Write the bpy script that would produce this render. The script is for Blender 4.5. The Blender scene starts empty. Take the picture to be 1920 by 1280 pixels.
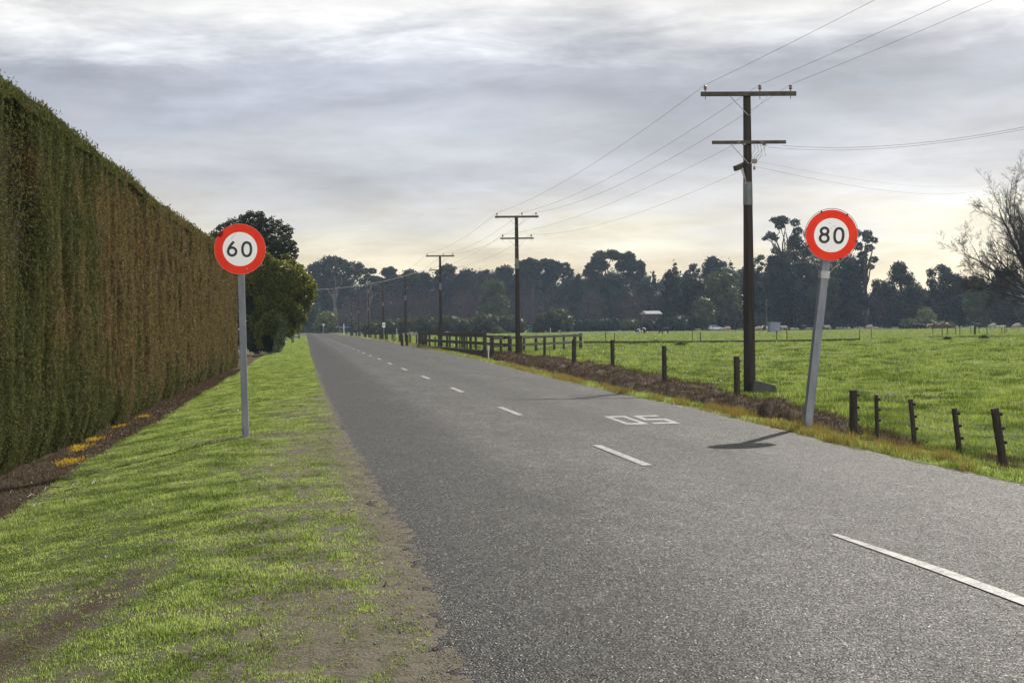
import bpy, math, random
import numpy as np
from mathutils import Vector, Matrix

# ---------------------------------------------------------------- camera, sky, sun, exposure
SC = bpy.context.scene
COL = SC.collection
F, CX, CY, CAMH = 2800.0, 960.0, 640.0, 1.63      # focal length and centre for a 1920 wide frame, eye height
YAW, PITCH, ROLL = math.atan(390 / F), -27.4 / F, math.radians(.65)
fw = np.array([math.sin(YAW) * math.cos(PITCH), math.cos(YAW) * math.cos(PITCH), math.sin(PITCH)])
r0 = np.array([math.cos(YAW), -math.sin(YAW), 0.0]); u0 = np.cross(r0, fw)
rt = r0 * math.cos(ROLL) - u0 * math.sin(ROLL); up = u0 * math.cos(ROLL) + r0 * math.sin(ROLL)
cam_d = bpy.data.cameras.new('camera'); cam = bpy.data.objects.new('camera', cam_d); COL.objects.link(cam)
cam_d.sensor_width = 36; cam_d.lens = 36 * F / 1920; cam_d.clip_start = .1; cam_d.clip_end = 6000
M = Matrix(((rt[0], up[0], -fw[0], 0), (rt[1], up[1], -fw[1], 0), (rt[2], up[2], -fw[2], CAMH), (0, 0, 0, 1)))
cam.matrix_world = M
SC.camera = cam

SUN_AZ, SUN_EL = math.radians(37.5), math.radians(37)
SUN = Vector((math.sin(SUN_AZ) * math.cos(SUN_EL), math.cos(SUN_AZ) * math.cos(SUN_EL), math.sin(SUN_EL)))
sl = bpy.data.lights.new('sun', 'SUN'); sl.energy = 5.0; sl.angle = math.radians(.6); sl.color = (1, .94, .84)
so = bpy.data.objects.new('sun', sl); COL.objects.link(so)
so.rotation_euler = SUN.to_track_quat('Z', 'Y').to_euler()
SC.view_settings.view_transform = 'Standard'; SC.view_settings.look = 'None'
SC.view_settings.exposure = 0; SC.view_settings.gamma = 1
SC.cycles.volume_bounces = 0; SC.cycles.max_bounces = 6; SC.cycles.transparent_max_bounces = 6
SC.cycles.use_denoising = True
SC.cycles.sample_clamp_indirect = 6

def G(nt, kind, **kw):
    n = nt.nodes.new(kind)
    for k, v in kw.items():
        if k in n.bl_rna.properties: setattr(n, k, v)
        else: n.inputs[k].default_value = v
    return n
def ramp(nt, fac, stops, interp='LINEAR'):
    n = nt.nodes.new('ShaderNodeValToRGB'); cr = n.color_ramp; cr.interpolation = interp
    while len(cr.elements) < len(stops): cr.elements.new(.5)
    for e, (p, c) in zip(cr.elements, stops):
        e.position = p; e.color = (c, c, c, 1) if isinstance(c, (int, float)) else (*c, 1)
    nt.links.new(fac, n.inputs[0]); return n.outputs[0]
def mth(nt, op, a, b=None, c=None, clamp=False):
    n = nt.nodes.new('ShaderNodeMath'); n.operation = op; n.use_clamp = clamp
    for i, v in enumerate((a, b, c)):
        if v is None: continue
        if isinstance(v, (int, float)): n.inputs[i].default_value = v
        else: nt.links.new(v, n.inputs[i])
    return n.outputs[0]
def mixc(nt, fac, a, b, blend='MIX'):
    n = nt.nodes.new('ShaderNodeMix'); n.data_type = 'RGBA'; n.blend_type = blend
    for s, v in ((n.inputs[0], fac), (n.inputs[6], a), (n.inputs[7], b)):
        if isinstance(v, (int, float)): s.default_value = v
        elif isinstance(v, tuple): s.default_value = (*v, 1)
        else: nt.links.new(v, s)
    return n.outputs[2]
def noise(nt, vec, scale, detail=3, rough=.5, mul=None, dist=0):
    if mul:
        v = nt.nodes.new('ShaderNodeVectorMath'); v.operation = 'MULTIPLY'; v.inputs[1].default_value = mul
        nt.links.new(vec, v.inputs[0]); vec = v.outputs[0]
    n = nt.nodes.new('ShaderNodeTexNoise'); n.inputs['Scale'].default_value = scale
    n.inputs['Detail'].default_value = detail; n.inputs['Roughness'].default_value = rough
    n.inputs['Distortion'].default_value = dist
    nt.links.new(vec, n.inputs['Vector']); return n.outputs[0]

W = bpy.data.worlds.new('World'); SC.world = W; W.use_nodes = True
nt = W.node_tree; nt.nodes.clear()
tc = nt.nodes.new('ShaderNodeTexCoord'); D = tc.outputs['Generated']
sep = nt.nodes.new('ShaderNodeSeparateXYZ'); nt.links.new(D, sep.inputs[0])
SKY = dict(n1=.085, n2=.052)
na = noise(nt, D, 1.0, 6, .58, mul=(4.2, 4.2, 21), dist=.35)
nb = noise(nt, D, 1.0, 8, .66, mul=(10, 10, 48), dist=.25)
nc = noise(nt, D, 1.0, 4, .55, mul=(3.1, 3.1, 9), dist=.3)
zz = mth(nt, 'ADD', sep.outputs[2], mth(nt, 'MULTIPLY', mth(nt, 'SUBTRACT', na, .5), SKY['n1']))
zz = mth(nt, 'ADD', zz, mth(nt, 'MULTIPLY', mth(nt, 'SUBTRACT', nb, .5), SKY['n2']))
base = ramp(nt, mth(nt, 'MULTIPLY', zz, 3.0), [(0.0, (.80, .72, .56)), (.11, (.95, .82, .58)), (.195, (.95, .89, .72)), (.235, (.80, .77, .72)), (.29, (.68, .68, .70)),
      (.38, (.58, .59, .63)), (.45, (.43, .455, .52)), (.51, (.46, .48, .55)), (.575, (.70, .71, .74)), (.64, (.90, .89, .88)), (.80, (.46, .47, .50)), (1.0, (.26, .275, .30))])
lum = mixc(nt, 1.0, ramp(nt, nb, [(.32, .80), (.66, 1.16)]), ramp(nt, nc, [(.30, .74), (.68, 1.30)]), 'MULTIPLY')
base = mixc(nt, 1.0, base, lum, 'MULTIPLY')
# rear sky boosted as added fill for sign faces; bright veil round the sun
dotn = nt.nodes.new('ShaderNodeVectorMath'); dotn.operation = 'DOT_PRODUCT'; dotn.inputs[1].default_value = SUN
nt.links.new(D, dotn.inputs[0])
glow = mth(nt, 'POWER', mth(nt, 'MAXIMUM', dotn.outputs['Value'], 0.0), 14.0)
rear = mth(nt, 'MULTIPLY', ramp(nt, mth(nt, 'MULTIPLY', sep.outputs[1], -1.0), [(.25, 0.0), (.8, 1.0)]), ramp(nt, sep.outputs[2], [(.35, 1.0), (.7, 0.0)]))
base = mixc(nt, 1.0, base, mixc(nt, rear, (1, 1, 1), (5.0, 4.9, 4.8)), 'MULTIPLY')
base = mixc(nt, mth(nt, 'MULTIPLY', glow, .7), base, (1.7, 1.6, 1.45))
sky = nt.nodes.new('ShaderNodeTexSky'); sky.sky_type = 'NISHITA'; sky.sun_disc = False
sky.sun_elevation = SUN_EL; sky.sun_rotation = SUN_AZ
bg1 = nt.nodes.new('ShaderNodeBackground'); bg1.inputs[1].default_value = .07; nt.links.new(sky.outputs[0], bg1.inputs[0])
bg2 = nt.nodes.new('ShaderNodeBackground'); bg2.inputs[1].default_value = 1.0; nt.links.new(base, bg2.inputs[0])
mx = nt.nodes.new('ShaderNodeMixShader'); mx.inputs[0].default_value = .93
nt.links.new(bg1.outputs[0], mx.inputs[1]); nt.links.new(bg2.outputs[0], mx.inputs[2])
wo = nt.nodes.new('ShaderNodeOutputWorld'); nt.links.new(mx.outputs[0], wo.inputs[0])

# ---------------------------------------------------------------- where things stand
def ray(px, py): return fw * F + rt * (px - CX) - up * (py - CY)
def at_z(px, py, z=0.0):
    d = ray(px, py); return d * ((z - CAMH) / d[2]) + np.array([0, 0, CAMH])
def at_d(px, py, dep): return ray(px, py) * (dep / F) + np.array([0, 0, CAMH])
def at_y(px, py, Y):
    d = ray(px, py); return d * (Y / d[1]) + np.array([0, 0, CAMH])

_rs = np.random.RandomState(11); LAT = _rs.rand(256, 256)
def vnoise(x, y):
    xi = np.floor(x).astype(int); yi = np.floor(y).astype(int); fx = x - xi; fy = y - yi
    fx = fx * fx * (3 - 2 * fx); fy = fy * fy * (3 - 2 * fy)
    a = LAT[xi & 255, yi & 255]; b = LAT[(xi + 1) & 255, yi & 255]; c = LAT[xi & 255, (yi + 1) & 255]; d = LAT[(xi + 1) & 255, (yi + 1) & 255]
    return (a * (1 - fx) + b * fx) * (1 - fy) + (c * (1 - fx) + d * fx) * fy
def fbm(x, y, o=4):
    s = 0; a = .5; t = 0
    for k in range(o):
        s = s + a * vnoise(x * 2 ** k + 17.3 * k, y * 2 ** k + 9.1 * k); t += a; a *= .5
    return s / t
def sm(x, a, b):
    t = np.clip((x - a) / (b - a), 0, 1); return t * t * (3 - 2 * t)
def Lx(Y): return np.interp(Y, [-10, 5, 6.8, 7.75, 9.4, 11.8, 15, 21.5, 26.5, 44.5, 107, 353, 900], [.66, .66, .65, .66, .71, .75, .66, .59, .54, .45, .37, .62, .9])
def Rx(Y): return np.interp(Y, [-10, 14, 19.5, 23.5, 28.4, 35, 45, 58, 73, 99, 151, 224, 390, 900], [7.1, 7.1, 7.12, 7.36, 7.5, 7.5, 7.7, 8.1, 8.6, 9.1, 9.9, 10, 9.5, 7.5])
def Fx(Y): return np.interp(Y, [-10, 18, 21, 23.5, 38, 50, 65, 85, 100, 150, 190, 250, 310, 900], [8.6, 8.7, 8.75, 9.05, 11.3, 12.4, 13.3, 13.8, 13.3, 11.2, 11.4, 11.2, 10.2, 9.4])
def Hx(Y): return np.interp(Y, [-10, 21, 25, 35, 46, 62, 80, 120], [-4.1, -4.1, -3.95, -3.85, -3.85, -3.7, -3.4, -3.2])
def PZ(Y): return np.interp(Y, [0, 26, 38, 60, 90, 150, 200, 400, 520, 2000], [-.2, -.22, -.35, -.33, -.22, -.16, -.25, -.33, .1, .1])
def bank_w(X, Y):
    n = fbm(X * .9 + 4, Y * .35 + 2, 4)
    v = np.interp(Y, [0, 20, 24, 32, 900], [.55, .5, .7, .95, .95])
    lo = Rx(Y) + v + (n - .5) * .7; hi = Fx(Y) + .45 + (n - .5) * 1.1
    b = sm(X, lo, lo + .25) * (1 - sm(X, hi, hi + .35))
    far = 1 - sm(Y, 95, 120) * .75
    near = .35 + .65 * sm(Y, 19.5, 24)
    return b * far * np.where(Y < 24, sm(fbm(X * 2, Y * .8, 3), .5 - near * .35, .62 - near * .35), 1)
def ground_z(X, Y):
    X = np.asarray(X, float); Y = np.asarray(Y, float)
    L = Lx(Y); R = Rx(Y); Fe = Fx(Y)
    t = L - X
    en = (fbm(X * 9, Y * 6, 3) - .5) * .05
    zl = .003 + en * .8 - .07 * sm(t, 0, 1.6) - .36 * sm(t, 1.0, 4.8) + .05 * (fbm(X * .8, Y * .5, 3) - .5) * sm(t, .1, 1.5)
    zl = zl + .07 * (fbm(X * 3, Y * 1.6, 3) - .5) * sm(-X, 2.6, 3.4)
    v = .6; u = np.clip((X - R - v) / np.maximum(Fe - R - v, .5), 0, 1)
    dd = .62 * sm(Y, 20.5, 29) * (1 - sm(Y, 100, 125) * .8)
    zr = -.006 + en * .8 - .04 * sm(X - R, 0, v) + u * (PZ(Y) + .05) - dd * np.sin(np.pi * np.clip(u * 1.25, 0, 1)) ** 1.3
    bk = bank_w(X, Y)
    cl = fbm(X * 1.7, Y * .9, 4) - .5
    zr = zr + bk * cl * .60 * sm(Y, 19, 26)
    pad = sm(X, Fe, Fe + 1.5)
    zr = zr + pad * ((fbm(X * .35, Y * .3, 4) - .5) * .14 + .1 * (fbm(X * .03 + 3, Y * .02, 2) - .5))
    zm = -.06 * sm(X, L + .2, L + .45) * (1 - sm(X, R - .4, R - .2)) - .006 + (en * .8 + .009) * np.maximum(1 - sm(X - L, 0, .17), 1 - sm(R - X, 0, .15))
    return np.where(X < L, zl, np.where(X > R, zr, zm))
def gz(x, y): return float(ground_z(np.array([x]), np.array([y]))[0])

# ---------------------------------------------------------------- mesh helpers
def link(o, parent=None):
    COL.objects.link(o)
    if parent is not None: o.parent = parent
    return o
def np_mesh(name, V, Fc, mats, parent=None, attrs=None, smooth=False, midx=None):
    V = np.asarray(V, np.float32); Fc = np.asarray(Fc, np.int32)
    me = bpy.data.meshes.new(name); me.vertices.add(len(V)); me.vertices.foreach_set('co', V.ravel())
    n, k = Fc.shape; me.loops.add(n * k); me.loops.foreach_set('vertex_index', Fc.ravel())
    me.polygons.add(n); me.polygons.foreach_set('loop_start', np.arange(0, n * k, k, dtype=np.int32))
    try: me.polygons.foreach_set('loop_total', np.full(n, k, np.int32))
    except Exception: pass
    if smooth: me.polygons.foreach_set('use_smooth', np.ones(n, bool))
    for m in (mats if isinstance(mats, (list, tuple)) else [mats]): me.materials.append(m)
    if midx is not None: me.polygons.foreach_set('material_index', np.asarray(midx, np.int32))
    me.update(calc_edges=True)
    for an, av in (attrs or {}).items():
        a = me.attributes.new(an, 'FLOAT', 'POINT'); a.data.foreach_set('value', np.asarray(av, np.float32).ravel())
    return link(bpy.data.objects.new(name, me), parent)
class MB:
    def __init__(s): s.v = []; s.f = []
    def add(s, vs, fs):
        b = len(s.v); s.v += [tuple(p) for p in vs]; s.f += [tuple(i + b for i in f) for f in fs]; return s
    def box(s, c, d, rot=None, bev=0.0):
        x, y, z = d[0] / 2, d[1] / 2, d[2] / 2
        vs = [Vector(p) for p in ((-x, -y, -z), (x, -y, -z), (x, y, -z), (-x, y, -z), (-x, -y, z), (x, -y, z), (x, y, z), (-x, y, z))]
        if rot is not None: vs = [rot @ p for p in vs]
        return s.add([p + Vector(c) for p in vs], [(0, 3, 2, 1), (4, 5, 6, 7), (0, 1, 5, 4), (1, 2, 6, 5), (2, 3, 7, 6), (3, 0, 4, 7)])
    def bar(s, a, b, w, h=None, n=4, w2=None, h2=None):
        """a bar between two points: n-gon section, optional taper"""
        a = Vector(a); b = Vector(b); d = (b - a).normalized(); h = h or w; w2 = w2 or w; h2 = h2 or h
        ref = Vector((0, 0, 1)) if abs(d.z) < .9 else Vector((1, 0, 0))
        sx = d.cross(ref).normalized(); sy = sx.cross(d).normalized()
        if abs(d.z) >= .9: sx, sy = Vector((1, 0, 0)) - d * d.x, Vector((0, 1, 0)) - d * d.y
        vs = []
        for p, ww, hh in ((a, w, h), (b, w2, h2)):
            for i in range(n):
                if n == 4: cx, cy = ((-1, -1), (1, -1), (1, 1), (-1, 1))[i]
                else: t = 2 * math.pi * (i + .5) / n; cx, cy = math.cos(t), math.sin(t)
                vs.append(p + sx * cx * ww / 2 + sy * cy * hh / 2)
        return s.add(vs, [tuple(range(n))[::-1], tuple(range(n, 2 * n))] + [(i, (i + 1) % n, n + (i + 1) % n, n + i) for i in range(n)])
    def tube(s, pts, r, n=6, close=False):
        pts = [Vector(p) for p in pts]; m = len(pts); rings = []
        rr = r if isinstance(r, (list, tuple)) else [r] * m
        pu = None
        for i, p in enumerate(pts):
            if close: d = pts[(i + 1) % m] - pts[i - 1]
            else: d = pts[min(i + 1, m - 1)] - pts[max(i - 1, 0)]
            d.normalize()
            if pu is None: pu = d.cross(Vector((0, 0, 1)) if abs(d.z) < .9 else Vector((1, 0, 0))).normalized()
            pu = (pu - d * pu.dot(d)).normalized(); pv = d.cross(pu)
            rings.append([p + (pu * math.cos(2 * math.pi * k / n) + pv * math.sin(2 * math.pi * k / n)) * rr[i] for k in range(n)])
        vs = [q for rg in rings for q in rg]; fs = []
        for i in range(m if close else m - 1):
            j = (i + 1) % m
            for k in range(n): fs.append((i * n + k, i * n + (k + 1) % n, j * n + (k + 1) % n, j * n + k))
        if not close: fs += [tuple(range(n))[::-1], tuple(range((m - 1) * n, m * n))]
        return s.add(vs, fs)
    def disc(s, c, r, t, n=64, r_in=0):
        """disc or ring standing in the XZ plane, front face towards -Y, thickness t"""
        c = Vector(c); vs = []; fs = []
        for i in range(n):
            a = 2 * math.pi * i / n; e = Vector((math.cos(a), 0, math.sin(a)))
            vs += [c + e * r, c + e * r + Vector((0, t, 0)), c + e * r_in, c + e * r_in + Vector((0, t, 0))]
        for i in range(n):
            j = (i + 1) % n; a, b = 4 * i, 4 * j
            fs.append((a, b, b + 1, a + 1))
            if r_in > 0: fs += [(a + 2, b + 2, b, a), (a + 1, b + 1, b + 3, a + 3), (a + 3, b + 3, b + 2, a + 2)]
        if r_in == 0: fs += [tuple(4 * i for i in range(n)), tuple(4 * i + 1 for i in range(n))[::-1]]
        return s.add(vs, fs)
    def strip(s, pts, w, y, close=False, t=.002):
        """flat stroke in the XZ plane at depth y, as a thin plate"""
        m = len(pts); L_, R_ = [], []
        for i, (x, z) in enumerate(pts):
            a = pts[(i - 1) % m] if close or i > 0 else pts[i]; b = pts[(i + 1) % m] if close or i < m - 1 else pts[i]
            dx, dz = b[0] - a[0], b[1] - a[1]; l = math.hypot(dx, dz) or 1; nx, nz = -dz / l * w / 2, dx / l * w / 2
            L_.append((x + nx, z + nz)); R_.append((x - nx, z - nz))
        vs = [(x, y, z) for x, z in L_] + [(x, y, z) for x, z in R_] + [(x, y + t, z) for x, z in L_] + [(x, y + t, z) for x, z in R_]; fs = []
        for i in range(m if close else m - 1):
            j = (i + 1) % m
            fs += [(i, j, m + j, m + i), (2 * m + i, 3 * m + i, 3 * m + j, 2 * m + j), (i, 2 * m + i, 2 * m + j, j), (m + i, m + j, 3 * m + j, 3 * m + i)]
        if not close: fs += [(0, m, 3 * m, 2 * m), (m - 1, 3 * m - 1, 4 * m - 1, 2 * m - 1)]
        return s.add(vs, fs)
    def build(s, name, mat, parent=None, smooth=False, bevel=0.0):
        me = bpy.data.meshes.new(name); me.from_pydata(s.v, [], s.f); me.materials.append(mat)
        if smooth: me.polygons.foreach_set('use_smooth', [True] * len(me.polygons))
        me.update(); o = link(bpy.data.objects.new(name, me), parent)
        if bevel > 0:
            b = o.modifiers.new('bevel', 'BEVEL'); b.width = bevel; b.segments = 2; b.limit_method = 'ANGLE'
        return o
def tag(o, label=None, cat=None, group=None, kind=None):
    if label: o['label'] = label
    if cat: o['category'] = cat
    if group: o['group'] = group
    if kind: o['kind'] = kind
    return o
def thing(name, label, cat, loc=(0, 0, 0), rz=0.0, group=None):
    o = bpy.data.objects.new(name, None); o.empty_display_size = .2; COL.objects.link(o)
    o.location = loc; o.rotation_euler = (0, 0, rz)
    return tag(o, label, cat, group)
def copy_tree(o, parent=None):
    c = o.copy(); COL.objects.link(c)
    if parent is not None: c.parent = parent
    for ch in [q for q in bpy.data.objects if q.parent == o]: copy_tree(ch, c)
    return c

# ---------------------------------------------------------------- materials
def pmat(name, rough=.7, spec=.5, metal=0.0):
    m = bpy.data.materials.new(name); m.use_nodes = True; t = m.node_tree; b = t.nodes['Principled BSDF']
    b.inputs['Roughness'].default_value = rough; b.inputs['Specular IOR Level'].default_value = spec; b.inputs['Metallic'].default_value = metal
    return m, t, b
def coords(t, kind='Object'): return t.nodes.new('ShaderNodeTexCoord').outputs[kind]
def bump(t, b, h, strength, dist):
    n = t.nodes.new('ShaderNodeBump'); n.inputs['Strength'].default_value = strength; n.inputs['Distance'].default_value = dist
    t.links.new(h, n.inputs['Height']); t.links.new(n.outputs[0], b.inputs['Normal']); return n
def worn(name, c1, c2, scale=6, rough=.7, mul=None, spec=.4, metal=0.0, bmp=.3, bd=.004, c3=None):
    m, t, b = pmat(name, rough, spec, metal); v = coords(t)
    n1 = noise(t, v, scale, 5, .6, mul=mul)
    c = ramp(t, n1, [(.3, c1), (.7, c2)])
    if c3:
        n2 = noise(t, v, scale * 3.1, 4, .6, mul=mul); c = mixc(t, ramp(t, n2, [(.6, 0.0), (.72, 1.0)]), c, c3)
    t.links.new(c, b.inputs['Base Color'])
    if bmp: bump(t, b, noise(t, v, scale * 5, 4, .6, mul=mul), bmp, bd)
    return m
def foliage(name, cols, rough=.5, trans=.35, nscale=.5, spec=.35, tcol=None, patch=.4):
    """leaf material: each leaf keeps one of several tones, larger patches differ slightly"""
    m, t, b = pmat(name, rough, spec); v = coords(t)
    g = t.nodes.new('ShaderNodeNewGeometry')
    r = mth(t, 'ADD', mth(t, 'MULTIPLY', g.outputs['Random Per Island'], 1 - patch), mth(t, 'MULTIPLY', ramp(t, noise(t, v, nscale, 4, .6), [(.5 - .2 * (.4 / patch), 0.0), (.5 + .2 * (.4 / patch), 1.0)]) if patch > .4 else noise(t, v, nscale, 3), patch))
    k = len(cols) - 1
    c = ramp(t, r, [(.12 + .66 * i / k, cc) for i, cc in enumerate(cols)])
    t.links.new(c, b.inputs['Base Color'])
    if trans > 0:
        tr = t.nodes.new('ShaderNodeBsdfTranslucent')
        t.links.new(mixc(t, 1.0, c, tcol or (1.5, 1.6, .7), 'MULTIPLY'), tr.inputs[0])
        mx = t.nodes.new('ShaderNodeMixShader'); mx.inputs[0].default_value = trans
        t.links.new(b.outputs[0], mx.inputs[1]); t.links.new(tr.outputs[0], mx.inputs[2])
        t.links.new(mx.outputs[0], t.nodes['Material Output'].inputs['Surface'])
    return m

# ground: zones come from measured masks stored on the sheet
def ground_material():
    m, t, b = pmat('ground_soil_and_turf', .85, .25); v = coords(t)
    def at(n): a = t.nodes.new('ShaderNodeAttribute'); a.attribute_name = n; return a.outputs['Fac']
    nf = noise(t, v, 45, 4, .65); nm = noise(t, v, 3.2, 5, .6); nl = noise(t, v, .25, 4, .55)
    turf = mixc(t, nm, (.045, .068, .018), (.125, .155, .045))
    turf = mixc(t, ramp(t, nl, [(.35, 0.0), (.7, .45)]), turf, (.15, .15, .045))
    turf = mixc(t, ramp(t, nf, [(.3, .55), (.6, 0.0)]), turf, (.03, .05, .010))
    tan = mixc(t, nf, (.05, .042, .028), (.27, .232, .175)); tan = mixc(t, ramp(t, noise(t, v, 130, 2), [(.58, 0.0), (.68, .6)]), tan, (.34, .30, .25)); tan = mixc(t, ramp(t, noise(t, v, 9, 4, .65), [(.46, 0.0), (.6, .6)]), tan, (.07, .072, .024))
    brown = mixc(t, nf, (.028, .019, .012), (.095, .066, .045)); brown = mixc(t, ramp(t, nm, [(.4, 0.0), (.75, .6)]), brown, (.12, .088, .06))
    mul = mixc(t, nf, (.020, .014, .008), (.095, .064, .034))
    mul = mixc(t, ramp(t, noise(t, v, 24, 2), [(.66, 0.0), (.72, .7)]), mul, (.26, .19, .12))
    dead = mixc(t, nm, (.12, .075, .03), (.15, .13, .045))
    wob = mth(t, 'MULTIPLY', mth(t, 'SUBTRACT', nf, .5), 1.3)
    def k(n, w=1.0): return ramp(t, mth(t, 'ADD', at(n), mth(t, 'MULTIPLY', wob, w)), [(.35, 0.0), (.62, 1.0)])
    c = mixc(t, k('dirt'), turf, tan); c = mixc(t, k('dead'), c, dead); c = mixc(t, k('bank'), c, brown); c = mixc(t, k('mulch'), c, mul)
    t.links.new(c, b.inputs['Base Color'])
    hb = mth(t, 'ADD', nf, mth(t, 'MULTIPLY', nm, 1.5)); bump(t, b, hb, .7, .05)
    return m
GROUND = ground_material()

def road_material():
    m, t, b = pmat('road_chipseal', .5, .22); v = coords(t)
    vo = t.nodes.new('ShaderNodeTexVoronoi'); vo.inputs['Scale'].default_value = 78; t.links.new(v, vo.inputs['Vector'])
    sp = t.nodes.new('ShaderNodeSeparateColor'); t.links.new(vo.outputs['Color'], sp.inputs[0])
    chip = ramp(t, sp.outputs[0], [(0, (.006, .0058, .0056)), (.45, (.019, .0184, .0176)), (.75, (.052, .050, .0475)), (.93, (.12, .116, .11)), (1, (.38, .37, .35))])
    big = noise(t, v, .9, 6, .65, mul=(1, .28, 1)); fine = noise(t, v, 14, 4, .7); mid = noise(t, v, 3.5, 5, .7, mul=(1, .6, 1))
    s = t.nodes.new('ShaderNodeSeparateXYZ'); t.links.new(v, s.inputs[0])
    # bitumen rich wheel paths and the worn paler strips between them
    wx = mth(t, 'ADD', s.outputs[0], mth(t, 'MULTIPLY', mth(t, 'SUBTRACT', big, .5), 1.0))
    tr = ramp(t, mth(t, 'DIVIDE', wx, 10.0), [(.06, .60), (.10, .40), (.15, .42), (.20, .50), (.265, 1.35), (.31, 1.25), (.37, 1.3), (.44, 1.0), (.50, .75), (.58, 1.2), (.66, .85), (.72, 1.1)])
    mac = mth(t, 'MULTIPLY', tr, ramp(t, mid, [(.32, .45), (.68, 1.2)]))
    mac = mth(t, 'MULTIPLY', mac, ramp(t, big, [(.35, .62), (.65, 1.15)]))
    c = mixc(t, .25, chip, mixc(t, fine, (.045, .0435, .042), (.10, .097, .092)))
    vm = t.nodes.new('ShaderNodeVectorMath'); vm.operation = 'SCALE'; t.links.new(c, vm.inputs[0]); t.links.new(mac, vm.inputs['Scale']); c = vm.outputs[0]
    a = t.nodes.new('ShaderNodeAttribute'); a.attribute_name = 'tar'
    tarf = ramp(t, mth(t, 'ADD', a.outputs['Fac'], mth(t, 'MULTIPLY', mth(t, 'SUBTRACT', fine, .5), .9)), [(.45, 0.0), (.75, 1.0)])
    c = mixc(t, mth(t, 'MULTIPLY', tarf, .92), c, (.012, .012, .012))
    a2 = t.nodes.new('ShaderNodeAttribute'); a2.attribute_name = 'edge'
    ef = ramp(t, mth(t, 'ADD', a2.outputs['Fac'], mth(t, 'MULTIPLY', mth(t, 'SUBTRACT', fine, .5), 1.2)), [(.5, 0.0), (.8, .75)])
    c = mixc(t, ef, c, (.12, .105, .082))
    t.links.new(c, b.inputs['Base Color'])
    t.links.new(ramp(t, sp.outputs[1], [(0, .26), (.3, .5), (1, .85)]), b.inputs['Roughness'])
    # every chip is a small facet with its own tilt
    g = t.nodes.new('ShaderNodeNewGeometry'); w1 = t.nodes.new('ShaderNodeVectorMath'); w1.operation = 'SUBTRACT'; w1.inputs[1].default_value = (.5, .5, .5); t.links.new(vo.outputs['Color'], w1.inputs[0])
    w2 = t.nodes.new('ShaderNodeVectorMath'); w2.operation = 'MULTIPLY'; w2.inputs[1].default_value = (.62, .62, .2); t.links.new(w1.outputs[0], w2.inputs[0])
    w3 = t.nodes.new('ShaderNodeVectorMath'); w3.operation = 'ADD'; t.links.new(w2.outputs[0], w3.inputs[0]); t.links.new(g.outputs['Normal'], w3.inputs[1])
    w4 = t.nodes.new('ShaderNodeVectorMath'); w4.operation = 'NORMALIZE'; t.links.new(w3.outputs[0], w4.inputs[0])
    bn = bump(t, b, mth(t, 'MULTIPLY', vo.outputs['Distance'], -1.0), .6, .012); t.links.new(w4.outputs[0], bn.inputs['Normal'])
    return m
ROAD = road_material()
def paint_material():
    m, t, b = pmat('road_paint', .6, .4); v = coords(t)
    f = noise(t, v, 60, 3, .7); g = noise(t, v, 7, 3, .6)
    k = ramp(t, mth(t, 'ADD', mth(t, 'MULTIPLY', f, .65), mth(t, 'MULTIPLY', g, .35)), [(.40, 1.0), (.53, 0.0)])
    t.links.new(mixc(t, k, mixc(t, g, (.34, .34, .325), (.52, .52, .50)), (.09, .088, .084)), b.inputs['Base Color'])
    bump(t, b, f, .5, .006); return m
PAINT = paint_material()

# ---------------------------------------------------------------- the ground sheet, drain and road
def grow(a, step, stop, k):
    out = []; x = a; s = step
    while abs(x - a) < abs(stop - a): s *= k; x += s if stop > a else -s; out.append(x)
    return out
def spread():
    xs = grow(-7, .12, -1300, 1.13)[::-1] + list(np.arange(-7, 17, .11)) + grow(17, .14, 1700, 1.075)
    ys = grow(-6, .3, -60, 1.3)[::-1] + list(np.arange(-6, 5, .4)) + list(np.arange(5, 34, .12)) + grow(34, .13, 1700, 1.022)
    return np.array(xs), np.array(ys)
def ruts(X, Y):
    n2 = fbm(X * .9 + 30, Y * .45 + 1, 4)
    r1 = np.exp(-((X + 1.15 + .16 * (12 - Y) + .3 * (n2 - .5)) / .34) ** 2) * (1 - sm(Y, 10, 13.5))
    r2 = np.exp(-((X + 2.2 + .2 * (9 - Y) + .2 * (n2 - .5)) / .26) ** 2) * (1 - sm(Y, 9.5, 13))
    st = fbm(X * .55 + 60, Y * 1.5 + 4, 4)
    cut = np.exp(-((Y - 24.1 - (X + .94) * .28) / .30) ** 2) * sm(X, -3.0, -2.2) * (1 - sm(X, -.6, -.1))
    return np.maximum.reduce([r1, r2 * .9, (X < Lx(Y)) * sm(st, .60, .70) * .7, cut])
def m_dirt(X, Y):
    L = Lx(Y); n = fbm(X * 3 + 3, Y * 1.6 + 8, 4); near = np.interp(Y, [6, 22, 40, 90], [1, .9, .6, .25])
    sh = sm(X, L - 1.7 + (n - .5), L - .9 + (n - .5)) * (X < L + .4) * near
    pad = sm(X, Fx(Y) + 1, Fx(Y) + 2) * sm(fbm(X * .5 + 9, Y * .22 + 3, 4), .64, .72) * .7
    return np.clip(np.maximum.reduce([sh * .95, ruts(X, Y), pad]), 0, 1)
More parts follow.
